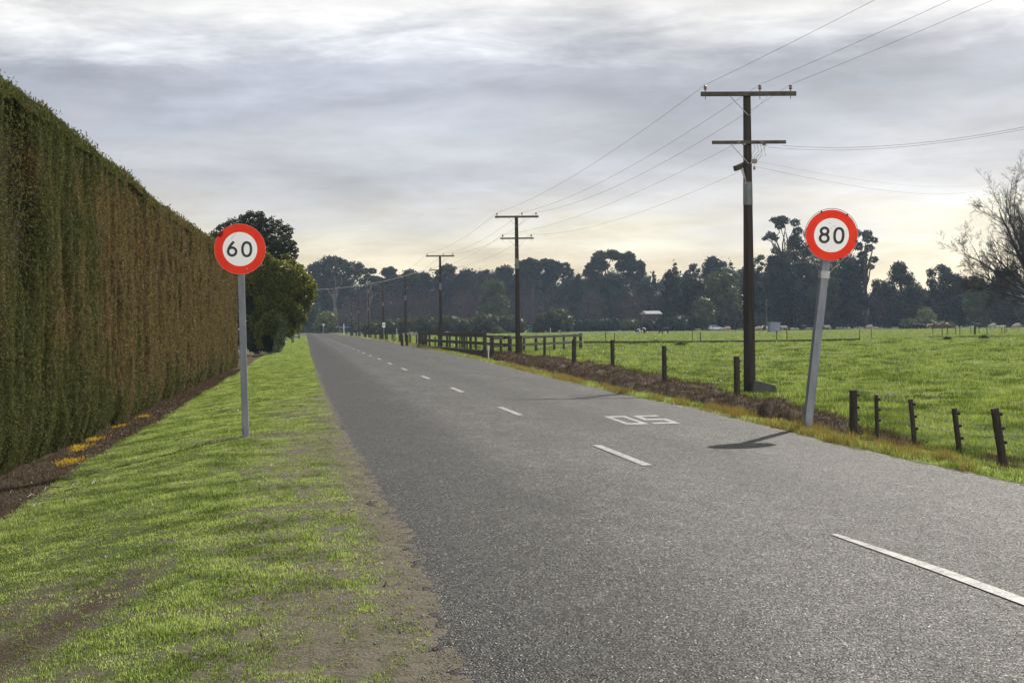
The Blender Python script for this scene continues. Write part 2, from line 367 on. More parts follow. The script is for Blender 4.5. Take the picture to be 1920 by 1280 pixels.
def m_bare(X, Y):
    """share of ground without grass blades"""
    L = Lx(Y); n = fbm(X * 4.2 + 3, Y * 2.2 + 8, 3) * .6 + fbm(X * 14, Y * 9, 2) * .4; near = np.interp(Y, [6, 22, 40, 90], [1, .85, .5, .15])
    w_ = .35 + (fbm(X * .7 + 2, Y * .5, 4) - .5) * 1.6; sh = sm(X, L - 1.75 + w_, L - .8 + w_) * near * (.04 + .8 * sm(n, .49, .61)); fr = sm(X, L - .45, L - .12) * np.interp(Y, [0, 20, 40, 100], [1, .85, .5, .2]) * sm(n, .25, .42)
    return np.clip(np.maximum.reduce([sh, fr, ruts(X, Y) * (.5 + .5 * sm(n, .36, .52))]), 0, 1)
def m_mulch(X, Y):
    n = fbm(X * 1.4 + 9, Y * .5 + 5, 4); w = np.interp(Y, [0, 14, 20, 27, 40, 80, 95], [1.3, .9, .55, .45, .6, .4, .1])
    return (1 - sm(X, Hx(Y) + w * (.55 + .8 * n), Hx(Y) + w * (.55 + .8 * n) + .35)) * (Y < 130)
def m_dead(X, Y):
    R = Rx(Y); n = fbm(X * .8 + 2, Y * .25 + 7, 4)
    return sm(X, R - .05, R + .05) * (1 - sm(X, R + 1.3, R + 1.7)) * sm(n, .40, .60) * .9
xs, ys = spread(); GX, GY = np.meshgrid(xs, ys); GZ = ground_z(GX, GY)
ny, nx = GX.shape; idx = np.arange(nx * ny).reshape(ny, nx)
Q = np.stack([idx[:-1, :-1], idx[:-1, 1:], idx[1:, 1:], idx[1:, :-1]], -1).reshape(-1, 4)
gr = np_mesh('ground', np.stack([GX, GY, GZ], -1).reshape(-1, 3), Q, GROUND, smooth=True,
             attrs=dict(dirt=m_dirt(GX, GY), mulch=np.maximum(m_mulch(GX, GY), .62 * ruts(GX, GY) * (GX < -.3) * (GX > -4)), dead=m_dead(GX, GY), bank=bank_w(GX, GY)))
tag(gr, kind='structure')

ry = np.concatenate([np.arange(-6, 60, .12), np.array(grow(60, .14, 620, 1.02))])
edgeL = Lx(ry) + .10 * (fbm(ry * 1.3, ry * 0 + 2, 4) - .5) + .10 * (fbm(ry * 6, ry * 0 + 5, 3) - .5) - .12 * np.exp(-((ry - 11.6) / .6) ** 2) - .1 * np.exp(-((ry - 13.9) / .5) ** 2)
edgeR = Rx(ry) + .12 * (fbm(ry * 1.1, ry * 0 + 12, 4) - .5) + .07 * (fbm(ry * 6, ry * 0 + 15, 3) - .5)
us = np.concatenate([[0, 0, .01, .03, .06], np.linspace(.1, .9, 33), [.94, .97, .99, 1, 1]])
RX = edgeL[:, None] * (1 - us) + edgeR[:, None] * us; RY = np.repeat(ry[:, None], len(us), 1)
RZ = np.zeros_like(RX) + .004 * (fbm(RX * .8, RY * .3, 3) - .5); RZ[:, 0] = -.014; RZ[:, -1] = -.014; RZ[:, [1, -2]] = -.003
tar = np.exp(-((RX - 2.05 - .12 * (14.2 - RY)) / .30) ** 2 - ((RY - 14.0) / 2.0) ** 2) + .75 * np.exp(-((RX - 1.5) / .3) ** 2) * sm(RY, 6, 9) * (1 - sm(RY, 20, 28)) * fbm(RX * 2, RY * .4, 3)
edg = np.exp(-np.abs(RX - edgeL[:, None]) / .14) * .9 * (RY < 60)
n0, n1 = RX.shape; ii = np.arange(n0 * n1).reshape(n0, n1)
road = np_mesh('road', np.stack([RX, RY, RZ], -1).reshape(-1, 3), np.stack([ii[:-1, :-1], ii[:-1, 1:], ii[1:, 1:], ii[1:, :-1]], -1).reshape(-1, 4),
               ROAD, smooth=True, attrs=dict(tar=tar, edge=edg))
tag(road, kind='structure')
def flat_quad(name, quads, z=.0075):
    mb = MB()
    for q in quads:
        (x0, y0), (x1, y1), (x2, y2), (x3, y3) = q; k = max(2, int(abs(y2 - y0) / .2)) if abs(y2 - y0) > .5 else 1
        for i in range(k):
            a, b = i / k, (i + 1) / k; L2 = lambda p, r, t: (p[0] + (r[0] - p[0]) * t, p[1] + (r[1] - p[1]) * t, z)
            mb.add([L2(q[0], q[3], a), L2(q[1], q[2], a), L2(q[1], q[2], b), L2(q[0], q[3], b)], [(0, 1, 2, 3)])
    return mb.build(name, PAINT, road)
rr = random.Random(3)
for k in range(28):
    y0 = 20.0 + (k - 1) * 10.15 - 3 if k else 3.0
    y1 = y0 + 3.0 if k else 11.1
    if k == 1: y0, y1 = 16.95, 20.0
    xc = 3.93 + .02 * rr.uniform(-1, 1); w = .06
    flat_quad('centre_dash', [((xc - w, y0), (xc + w, y0), (xc + w, y1), (xc - w, y1))] if k else [((4.10, y0), (4.24, y0), (4.16, 9.3), (4.05, 9.3)), ((4.05, 9.3), (4.16, 9.3), (4.055, 11.05), (3.995, 11.05))])
def glyph(name, segs, x0, x1, xk):
    # strokes laid on the road; y runs away from the viewer, slanting lines follow the lane
    def P(u, v): return (x0 + (x1 - x0) * u + xk * v, 24.0 + 2.35 * v)
    qs = [[P(*p) for p in s] for s in segs]; return flat_quad(name, qs)
zero = [[(0, 0), (1, 0), (1, .16), (0, .16)], [(0, .84), (1, .84), (1, 1), (0, 1)], [(0, .16), (.24, .16), (.24, .84), (0, .84)], [(.76, .16), (1, .16), (1, .84), (.76, .84)]]
five = [[(0, 0), (1, 0), (1, .16), (0, .16)], [(0, .84), (1, .84), (1, 1), (0, 1)], [(0, .42), (1, .42), (1, .58), (0, .58)], [(.76, .16), (1, .16), (1, .42), (.76, .42)], [(0, .58), (.24, .58), (.24, .84), (0, .84)]]
g1 = glyph('painted_number', zero, 5.22, 5.61, .09); g1['label'] = 'painted figure 0, upside down to this side'
g2 = glyph('painted_number', five, 5.70, 6.14, .14); g2['label'] = 'painted figure 5, upside down to this side'

# low dark board edged drain across the paddock
BLACKWOOD = worn('dark_weathered_timber', (.022, .018, .015), (.055, .045, .037), 3, .85, mul=(3, 3, .4))
dr = MB(); pts = [at_z(px, py, -.2) for px, py in ((1095, 644.5), (1230, 644), (1360, 643), (1480, 641.5), (1612, 639))]
for a, b in zip(pts[:-1], pts[1:]):
    za, zb = gz(a[0], a[1]), gz(b[0], b[1]); dr.bar((a[0], a[1], za + .08), (b[0], b[1], zb + .08), .12, .3)
tag(dr.build('timber_edging', BLACKWOOD), 'low dark timber edge lying across the paddock between far fence posts', 'edging')

# ---------------------------------------------------------------- grass
rng = np.random.RandomState(5)
def blades(name, X, Y, h, w, mat, lean=.5, z0=-.004, curl=True):
    n = len(X); Z = ground_z(X, Y) + z0; a = rng.rand(n) * 2 * np.pi; la = rng.rand(n) * 2 * np.pi; l = rng.rand(n) * lean
    dx, dy = np.cos(a) * w / 2, np.sin(a) * w / 2; lx, ly = np.cos(la) * l * h, np.sin(la) * l * h; c = np.sqrt(np.maximum(1 - l ** 2, .1))
    B0 = np.stack([X - dx, Y - dy, Z], -1); B1 = np.stack([X + dx, Y + dy, Z], -1)
    k = Y < 15; f = ~k
    M0 = np.stack([X - dx * .8 + lx * .35, Y - dy * .8 + ly * .35, Z + h * c * .6], -1); M1 = np.stack([X + dx * .8 + lx * .35, Y + dy * .8 + ly * .35, Z + h * c * .6], -1)
    T0 = np.stack([X + lx * 1.1 - dx * .15, Y + ly * 1.1 - dy * .15, Z + h * c], -1)
    V = np.stack([B0[k], B1[k], M1[k], M0[k], T0[k]], 1).reshape(-1, 3); b = np.arange(k.sum())[:, None] * 5
    Fc = np.concatenate([b + [0, 1, 2], b + [0, 2, 3], b + [3, 2, 4]], 0)
    V2 = np.stack([B0[f], B1[f], T0[f]], 1).reshape(-1, 3); b = np.arange(f.sum())[:, None] * 3 + len(V)
    V = np.concatenate([V, V2]); Fc = np.concatenate([Fc, b + [0, 1, 2]])
    o = np_mesh(name, V, Fc, mat); return o
def logY(n, a, b): return a * (b / a) ** rng.rand(n)
LAWN = foliage('lawn_grass', [(.040, .060, .016), (.092, .13, .034), (.17, .225, .085), (.25, .30, .14)], .34, .6, 1.5, .5, tcol=(2.0, 2.0, 1.1), patch=.55)
PADD = foliage('paddock_grass', [(.034, .054, .012), (.08, .118, .024), (.15, .205, .06), (.23, .26, .11)], .34, .58, .7, .5, tcol=(1.9, 1.9, 1.0), patch=.55)
DEADG = foliage('sprayed_dead_grass', [(.10, .12, .03), (.19, .18, .055), (.27, .21, .065), (.27, .15, .06)], .5, .4, .5, .4, tcol=(1.3, 1.3, .8))
BANKG = foliage('brown_withered_grass', [(.032, .021, .011), (.072, .047, .025), (.115, .08, .044), (.18, .135, .085)], .7, .2, .5, .25, tcol=(1.2, 1.1, .9))
YELG = foliage('yellow_weeds', [(.55, .40, .03), (.75, .52, .04), (.62, .36, .03)], .5, .4, 1, .3, tcol=(1.2, 1.2, .8))
def lawn():
    n = 1500000; Y = logY(n, 5.6, 330); X = Hx(Y) + .2 + rng.rand(n) * (Lx(Y) + .1 - Hx(Y) - .2)
    md = m_bare(X, Y); keep = rng.rand(n) > np.maximum(md * 1.0, m_mulch(X, Y) * 1.3)
    sh = sm(X, Lx(Y) - 1.7, Lx(Y) - .7)
    keep &= (X < Lx(Y) - .02)
    X, Y, sh, md = X[keep], Y[keep], sh[keep], md[keep]; n = len(X); t = fbm(X * 1.1, Y * .8, 4); c = fbm(X * 6, Y * 5, 2)
    h = (.012 + .022 * rng.rand(n)) * (.3 + 1.3 * t) * (.5 + c) * np.clip(.8 + Y / 45, .8, 3) * (1 - .2 * sh) * (1 - .3 * md); w = (.0026 + .00026 * Y) * (.7 + .6 * rng.rand(n))
    tag(blades('verge_grass', X, Y, h, w, LAWN, .95), kind='stuff')
def paddock():
    n = 900000; Y = logY(n, 9, 420); X0 = Fx(Y) - .8; X1 = .60 * Y + 7; X = X0 + rng.rand(n) * np.maximum(X1 - X0, .5)
    keep = (rng.rand(n) > bank_w(X, Y) * 1.1) & (X1 > X0) & (rng.rand(n) > m_dirt(X, Y) * .9); X, Y = X[keep], Y[keep]; n = len(X)
    t = fbm(X * .9, Y * .55, 4); tus = sm(fbm(X * 1.6 + 40, Y * 1.1, 3), .60, .70)
    h = (.035 + .05 * rng.rand(n)) * (.35 + 1.3 * t) * np.clip(.7 + Y / 70, .8, 2.2) * (1 + .9 * tus); w = (.004 + .00035 * Y) * (.7 + .6 * rng.rand(n))
    h *= np.where(Y > 120, .8, 1)
    tag(blades('paddock_grass', X, Y, h, w, PADD, .85), kind='stuff')
def verge_right():
    n = 120000; Y = logY(n, 11, 320); R = Rx(Y); wv = np.interp(Y, [0, 20, 26, 60, 150, 400], [.95, .9, 1.0, 1.2, 1.6, 1.5]); X = R + rng.rand(n) ** .9 * wv
    keep = rng.rand(n) > np.maximum(bank_w(X, Y) * .75, sm(fbm(X * 3, Y * 1.5, 4), .52, .62) * .8); X, Y = X[keep], Y[keep]; n = len(X); t = fbm(X * .8 + 2, Y * .25 + 7, 4)
    h = (.03 + .08 * rng.rand(n)) * (.1 + 1.7 * fbm(X * 1.5, Y * 1.2, 3) ** 1.5 * 1.3) * np.clip(.8 + Y / 90, .8, 2.2); w = (.005 + .00042 * Y) * (.7 + .6 * rng.rand(n))
    k = t + .3 * (rng.rand(n) - .5) > .53
    tag(blades('dead_verge_grass', X[k], Y[k], h[k], w[k], DEADG, .8), kind='stuff')
    k = ~k; tag(blades('green_verge_grass', X[k], Y[k], h[k] * .8, w[k], LAWN, .8), kind='stuff')
def bank():
    n = 240000; Y = logY(n, 14, 125); X = Rx(Y) + .4 + rng.rand(n) * (Fx(Y) + .9 - Rx(Y) - .4)
    keep = rng.rand(n) < bank_w(X, Y) * (.35 + .65 * fbm(X * 2, Y, 3)); X, Y = X[keep], Y[keep]; n = len(X)
    h = (.03 + .06 * rng.rand(n)) * np.clip(.8 + Y / 60, .8, 2.4); w = (.003 + .00035 * Y)
    tag(blades('withered_bank_grass', X, Y, h, w, BANKG, .97), kind='stuff')
    n = 60000; Y = logY(n, 9, 75); X = Hx(Y) - .3 + rng.rand(n) * np.interp(Y, [9, 14, 24, 40, 80], [2.4, 2.1, 1.8, 1.5, 1.2]); k = rng.rand(n) < m_mulch(X, Y) * .9; X, Y = X[k], Y[k]; n = len(X)
    tag(blades('hedge_litter', X, Y, (.02 + .04 * rng.rand(n)) * np.clip(.8 + Y / 60, .8, 2.4), .004 + .0004 * Y, BANKG, 1.0), kind='stuff')
    rk = np.random.RandomState(8); V = []
    PX = []; PY = []
    for (px, py) in ((187, 800), (176, 825), (222, 799), (270, 782), (358, 708), (338, 728), (374, 702), (150, 842), (130, 868), (468, 670)):
        p = at_z(px, py, -.42); k = 420; r1 = rk.normal(0, 1, k); PX.append(p[0] + r1 * .10); PY.append(p[1] + rk.normal(0, .30, k))
    PX = np.concatenate(PX); PY = np.concatenate(PY)
    tag(blades('yellow_weed_patches', PX, PY, .03 + .04 * rk.rand(len(PX)), np.full(len(PX), .013), YELG, .95), kind='stuff')
def tussocks():
    n = 1500; Y = logY(n, 14, 170); X = Fx(Y) + .3 + rng.rand(n) * np.maximum(.58 * Y + 6 - Fx(Y), 1); keep = fbm(X * .12 + 5, Y * .1, 3) > .42; X, Y = X[keep], Y[keep]; n = len(X)
    k = 130; s_ = (.06 + .16 * rng.rand(n) ** 2) * np.clip(.8 + Y / 120, 1, 1.8); XX = (X[:, None] + rng.normal(size=(n, k)) * s_[:, None] * 1.3).ravel(); YY = (Y[:, None] + rng.normal(size=(n, k)) * s_[:, None]).ravel()
    hh = np.repeat(.06 + .5 * s_, k) * (.5 + .6 * rng.rand(n * k)); o = blades('grass_tussocks', XX, YY, hh, .006 + .00028 * YY, TUSS, .75); tag(o, kind='stuff')
    X = rng.rand(90) * .9; Y = logY(90, 13, 60); XX = (Rx(Y)[:, None] + X[:, None] + rng.normal(size=(90, 90)) * .07).ravel(); YY = (Y[:, None] + rng.normal(size=(90, 90)) * .09).ravel()
    tag(blades('verge_tufts', XX, YY, (.09 + .12 * rng.rand(len(XX))), .005 + .0002 * YY, DEADG, .8), kind='stuff')
TUSS = foliage('tussock_grass', [(.028, .042, .010), (.055, .08, .014), (.09, .12, .022)], .4, .45, .5, .5, tcol=(1.4, 1.5, .7))
lawn(); paddock(); verge_right(); bank(); tussocks()

# ---------------------------------------------------------------- foliage clouds
def leaf_cards(P, L_, W_, rs, up_bias=0.0, out=None, out_w=0.0):
    """pointed leaf shaped quads at points P"""
    n = len(P); ax = rs.normal(size=(n, 3)); ax[:, 2] += up_bias * rs.choice([-1, 1], n) * 1.0
    ax /= np.linalg.norm(ax, axis=1)[:, None]; nr = rs.normal(size=(n, 3))
    if out is not None: nr = nr * (1 - out_w) + out * out_w * 2
    sd = np.cross(ax, nr); sd /= np.linalg.norm(sd, axis=1)[:, None] + 1e-9
    a = ax * (L_[:, None] / 2); s = sd * (W_[:, None] / 2)
    V = np.stack([P - a, P + s * 1.0 - a * .1, P + a, P - s * 1.0 - a * .1], 1).reshape(-1, 3)
    return V, np.arange(n)[:, None] * 4 + [0, 1, 2, 3]
def ico():
    t = (1 + 5 ** .5) / 2; v = np.array([(-1, t, 0), (1, t, 0), (-1, -t, 0), (1, -t, 0), (0, -1, t), (0, 1, t), (0, -1, -t), (0, 1, -t), (t, 0, -1), (t, 0, 1), (-t, 0, -1), (-t, 0, 1)], float)
    f = [(0, 11, 5), (0, 5, 1), (0, 1, 7), (0, 7, 10), (0, 10, 11), (1, 5, 9), (5, 11, 4), (11, 10, 2), (10, 7, 6), (7, 1, 8), (3, 9, 4), (3, 4, 2), (3, 2, 6), (3, 6, 8), (3, 8, 9), (4, 9, 5), (2, 4, 11), (6, 2, 10), (8, 6, 7), (9, 8, 1)]
    v = list(v / np.linalg.norm(v[0])); nf = []; cache = {}
    def mid(a, b):
        k = (min(a, b), max(a, b))
        if k not in cache: m = (v[a] + v[b]) / 2; v.append(m / np.linalg.norm(m)); cache[k] = len(v) - 1
        return cache[k]
    for a, b, c in f: ab, bc, ca = mid(a, b), mid(b, c), mid(c, a); nf += [(a, ab, ca), (b, bc, ab), (c, ca, bc), (ab, bc, ca)]
    return np.array(v), np.array(nf)
IV, IF = ico()
def crown_mesh(name, lobes, n, size, mat, parent, rs, aspect=.45, core=.72, up=0.0, shell=.55, gap=.0, stray=.05):
    """a crown: leaves spread through the outer shell of many lobes, with an inner mass of twigs"""
    C = np.array([l[:3] for l in lobes], float); R = np.array([l[3:6] for l in lobes], float)
    p = (R[:, 0] * R[:, 2]) + .2 * R[:, 0] ** 2; p /= p.sum(); k = rs.choice(len(lobes), n, p=p)
    d = rs.normal(size=(n, 3)); d /= np.linalg.norm(d, axis=1)[:, None]
    rad = shell + (1.04 - shell) * rs.rand(n) ** .6 + stray * np.abs(rs.normal(size=n)) * 2
    lump = 1 + .16 * np.sin(d[:, 0] * 5 + k * 1.7) * np.cos(d[:, 2] * 6 + k) + .1 * np.sin(d[:, 1] * 9 + k)
    P = C[k] + d * R[k] * (rad * lump)[:, None]
    P[:, 2] = np.maximum(P[:, 2], .1)
    sz = size * (.6 + .8 * rs.rand(n))
    V, Fc = leaf_cards(P, sz, sz * aspect, rs, up)
    Fc = np.concatenate([Fc[:, [0, 1, 2]], Fc[:, [0, 2, 3]]], 0)
    if core > 0:
        Vs = [V]; Fs = [Fc]; b = len(V)
        for c, r in zip(C, R):
            if gap and rs.rand() < gap: continue
            w = IV * r * core * (1 + .6 * (rs.rand(len(IV), 1) - .5)) + c; w[:, 2] = np.maximum(w[:, 2], .02); Vs.append(w); Fs.append(IF + b); b += len(w)
        V = np.concatenate(Vs); Fc = np.concatenate(Fs)
    return np_mesh(name, V, Fc, mat, parent)
def limb(mb, a, b, r0_, r1_, rs, k=4, sag=.08):
    a = Vector(a); b = Vector(b); L_ = (b - a).length; pts = []; rad = []
    for i in range(k + 1):
        t = i / k; o = Vector(rs.normal(size=3)) * L_ * sag * math.sin(math.pi * t) * .5
        pts.append(a.lerp(b, t) + o + Vector((0, 0, L_ * .1 * math.sin(math.pi * t)))); rad.append(r0_ + (r1_ - r0_) * t)
    mb.tube(pts, rad, 5)
BARK = worn('grey_bark', (.09, .075, .06), (.22, .19, .16), 4, .85, mul=(4, 4, .6))
DARKBARK = worn('dark_bark', (.035, .028, .022), (.09, .07, .055), 4, .9, mul=(4, 4, .6))
LEAF = dict(
    gum=foliage('gum_leaves', [(.016, .024, .014), (.028, .038, .021), (.043, .054, .031)], .6, .2, .06, .15, tcol=(1.3, 1.4, .8)),
    dark=foliage('dark_evergreen_leaves', [(.011, .019, .011), (.020, .031, .016), (.032, .045, .022)], .6, .15, .06, .15, tcol=(1.3, 1.4, .8)),
    olive=foliage('olive_leaves', [(.03, .042, .015), (.055, .07, .022), (.085, .10, .032)], .5, .25, .08, .3, tcol=(1.4, 1.4, .6)),
    bright=foliage('yellow_green_leaves', [(.025, .036, .008), (.05, .065, .012), (.105, .125, .018), (.17, .175, .03)], .45, .5, .5, .3, tcol=(1.9, 1.8, .5)),
    shrub=foliage('hedge_shrub_leaves', [(.02, .028, .012), (.04, .05, .018), (.075, .08, .03)], .55, .4, .3, .2, tcol=(1.8, 1.7, .8)),
    brown=foliage('bare_twig_haze', [(.045, .032, .03), (.075, .055, .048), (.10, .078, .065)], .8, .1, .1, .1, tcol=(1.2, 1.1, 1.0)),
    pale=foliage('pale_grey_green_leaves', [(.035, .055, .02), (.08, .11, .04), (.19, .22, .11)], .5, .3, .3, .4))
LOB = {
 628: [(590, 505, 14, 10), (600, 498, 12, 9), (612, 492, 14, 10), (628, 490, 15, 9), (642, 494, 14, 9), (655, 502, 13, 10), (640, 510, 18, 12), (612, 512, 18, 12), (590, 520, 12, 9), (600, 530, 16, 12), (655, 520, 14, 12), (668, 512, 10, 9), (630, 530, 20, 14), (610, 548, 16, 14), (650, 540, 16, 14), (672, 500, 8, 8)],
 690: [(684, 508, 8, 5), (698, 508, 8, 5), (690, 520, 8, 6), (702, 524, 7, 6), (680, 528, 7, 6), (694, 540, 9, 8), (706, 545, 6, 6)],
 998: [(985, 497, 12, 9), (998, 491, 11, 7), (1006, 500, 12, 10), (990, 510, 13, 10), (1002, 518, 12, 10), (996, 530, 12, 10), (982, 508, 8, 8), (1000, 545, 16, 14)],
 1032: [(1022, 493, 9, 7), (1034, 494, 10, 7), (1030, 505, 12, 9), (1045, 500, 9, 8), (1040, 520, 10, 9), (1024, 520, 8, 8), (1034, 540, 14, 12)],
 1058: [(1056, 500, 9, 7), (1066, 510, 9, 7), (1050, 514, 8, 7), (1072, 522, 8, 7), (1060, 528, 9, 8), (1078, 534, 6, 6), (1056, 545, 12, 10)],
 1135: [(1108, 500, 10, 8), (1118, 488, 12, 9), (1130, 479, 13, 9), (1143, 478, 11, 8), (1126, 498, 14, 10), (1103, 512, 9, 8), (1118, 520, 14, 12), (1130, 538, 16, 14), (1106, 530, 9, 9)],
 1176: [(1160, 481, 10, 7), (1172, 481, 12, 7), (1184, 488, 12, 9), (1192, 499, 10, 9), (1198, 511, 9, 9), (1178, 500, 14, 10), (1164, 500, 12, 10), (1190, 523, 10, 10), (1202, 525, 6, 6), (1176, 525, 14, 14)],
 1472: [(1455, 413, 14, 6), (1472, 412, 14, 7), (1486, 418, 9, 6), (1462, 424, 9, 5), (1448, 441, 10, 6), (1460, 446, 8, 4), (1441, 446, 6, 4), (1490, 434, 9, 7), (1497, 446, 10, 8), (1484, 452, 11, 8), (1458, 470, 8, 6), (1472, 482, 12, 10), (1450, 488, 9, 8)],
 1502: [(1512, 440, 14, 12), (1500, 456, 16, 12), (1515, 470, 18, 14), (1490, 480, 18, 14), (1475, 502, 20, 16), (1510, 505, 22, 18), (1480, 532, 24, 20), (1520, 540, 24, 22), (1500, 570, 30, 24)],
 1622: [(1612, 437, 9, 6), (1628, 438, 9, 6), (1621, 448, 10, 7), (1634, 451, 6, 5), (1613, 461, 9, 7), (1630, 465, 8, 6), (1620, 478, 9, 7), (1633, 487, 8, 5), (1613, 491, 7, 6), (1625, 502, 8, 7), (1641, 500, 5, 4), (1618, 516, 9, 8)],
 1688: [(1690, 498, 12, 8), (1682, 505, 12, 10), (1698, 506, 9, 10), (1680, 521, 17, 14), (1700, 525, 14, 14), (1673, 546, 18, 20), (1705, 550, 20, 20), (1690, 575, 30, 24), (1672, 596, 24, 18), (1712, 596, 20, 18)],
 1766: [(1762, 503, 9, 7), (1752, 511, 9, 8), (1772, 509, 10, 9), (1765, 522, 16, 12), (1744, 531, 9, 10), (1783, 521, 8, 8), (1741, 543, 8, 8), (1768, 546, 20, 18), (1750, 571, 18, 18), (1785, 566, 18, 20), (1765, 596, 28, 18)]}
def lobes_for(kind, h, w, rs):
    o = []
    if kind == 'gum':        # domed heads of foliage on spreading limbs
        n = 26
        for i in range(n):
            t = i / (n - 1); a = i * 2.4; rad = w * .5 * (.1 + .85 * math.sqrt(rs.rand())); s = w * rs.uniform(.09, .15)
            z = h * (.30 + .58 * t) ; z = min(z, h - w * .5 * (1 - math.sqrt(max(.02, 1 - (rad / (w * .52)) ** 2))) * 1.1 - s * .7 * rs.uniform(.6, 1.6))
            o.append((math.cos(a) * rad, math.sin(a) * rad, min(z, h - s * .7), s, s, s * rs.uniform(.6, .85)))
        o.append((0, 0, h - w * .13, w * .2, w * .2, w * .14))
    elif kind == 'open':
        for i in range(22):
            a = i * 2.4; t = i / 21; rad = w * .5 * rs.uniform(.15, .85) * (1 - .55 * t * t); s = w * rs.uniform(.08, .15)
            o.append((math.cos(a) * rad, math.sin(a) * rad, min(h * (.36 + .6 * t), h - s * .6), s, s, s * .75))
    elif kind == 'dense':
        for i in range(15):
            t = i / 14; a = i * 2.4; prof = math.sin(math.pi * min(1, .18 + .72 * t)) ** .6; rad = w * .5 * prof * rs.uniform(.35, .68)
            s = w * rs.uniform(.17, .25) * (.65 + .35 * prof); o.append((math.cos(a) * rad, math.sin(a) * rad, h * (.12 + .78 * t), s, s, s * rs.uniform(.8, 1.15)))
        o.append((rs.normal() * w * .05, 0, h - w * .15, w * .17, w * .17, w * .16)); o.append((0, 0, h * .4, w * .3, w * .3, h * .36))
    elif kind == 'conifer':
        n = 13
        for i in range(n):
            t = i / (n - 1); a = i * 2.4; rad = w * .5 * (1 - t) * .62 + .02 * w; s = w * (.20 * (1 - t) + .06)
            o.append((math.cos(a) * rad, math.sin(a) * rad, h * (.16 + .78 * t), s, s, s * .7))
        o.append((0, 0, h * .45, w * .16, w * .16, h * .42))
    elif kind == 'round':
        for i in range(12):
            a = i * 2.4; t = i / 11; rad = w * .5 * .62 * math.sqrt(max(0, 1 - (t * 1.0) ** 2)) ; s = w * rs.uniform(.2, .27)
            o.append((math.cos(a) * rad, math.sin(a) * rad, min(h * (.22 + .62 * t), h - s * .8), s, s, s * .85))
        o.append((0, 0, h * .45, w * .36, w * .36, h * .42))
    elif kind == 'brown':
        for i in range(9):
            a = i * 2.4; t = i / 8; rad = w * .5 * rs.uniform(.2, .6); s = w * rs.uniform(.2, .3)
            o.append((math.cos(a) * rad, math.sin(a) * rad, h * (.3 + .5 * t), s, s, s * 1.1))
    return o
def tree(px, top, wpx, dep, kind, leaf, label, cat='tree', name=None, n=None, base_py=None, seed=None, cs=1.0, group=None, bark=None):
    rs = np.random.RandomState((int(px * 7 + top * 3) if seed is None else seed) % 100000)
    p = at_d(px, top, dep); gzv = gz(p[0], p[1]); h = p[2] - gzv; w = wpx * dep / F * {'gum': 1.28, 'open': 1.15}.get(kind, 1.1)
    o = thing(name or {'gum': 'gum_tree', 'open': 'gum_tree', 'conifer': 'pine_tree', 'brown': 'bare_tree', 'round': 'bush' if h < 7 else 'evergreen_tree'}.get(kind, 'evergreen_tree'), label, cat, (p[0], p[1], gzv), rs.rand() * .3, group)
    lb = lobes_for(kind, h, w, rs)
    if px in LOB:
        s = dep / F; lb = []
        for lx, ly, r, rz in LOB[px]: q = at_d(lx, ly, dep); lb.append((q[0] - p[0], q[1] - p[1] + rs.uniform(-.25, .25) * w, q[2] - gzv, r * s * .95, r * s * .95, rz * s))
    tr = MB(); r_t = max(.12, .016 * h + .008 * w) * (1.3 if kind in ('gum', 'open') else 1)
    fork = Vector((rs.normal() * .02 * w, rs.normal() * .02 * w, h * (.34 if kind in ('gum', 'open') else .3)))
    limb(tr, (0, 0, -.1), fork, r_t, r_t * .75, rs, 3, .03)
    top_ = Vector((rs.normal() * .03 * w, 0, h * .86)); limb(tr, fork, top_, r_t * .75, r_t * .15, rs, 5, .06)
    for l in lb[:9 if kind in ('gum', 'open', 'brown') else 4]:
        t = rs.uniform(0, .5) * min(1, max(0, l[2] / h - .35) * 2); limb(tr, fork.lerp(top_, t), l[:3], r_t * .42, r_t * .1, rs, 4, .12)
    tr.build('trunk', bark or (BARK if px in (628, 690) else DARKBARK), o, smooth=True)
    size = (.85 if kind != 'brown' else 1.1) * cs * max(.35, dep / 560)
    n = int((n or int({'gum': 2600, 'open': 1700, 'dense': 3400, 'conifer': 2600, 'round': 2400, 'brown': 2200}[kind] * min(2.2, max(.35, (w * h) / 250)))) * {'gum': 2.6, 'dense': 2.2, 'conifer': 2.2}.get(kind, 1.6))
    crown_mesh('crown', lb, n, size, LEAF[leaf], o, rs, aspect=.5 if kind != 'brown' else .07,
               core={'gum': .55, 'open': 0, 'dense': .66, 'conifer': .6, 'round': .76, 'brown': 0}[kind], up=.9 if kind == 'brown' else 0,
               shell=.5 if kind != 'brown' else .1, gap=.2 if kind == 'gum' else 0)
    return o
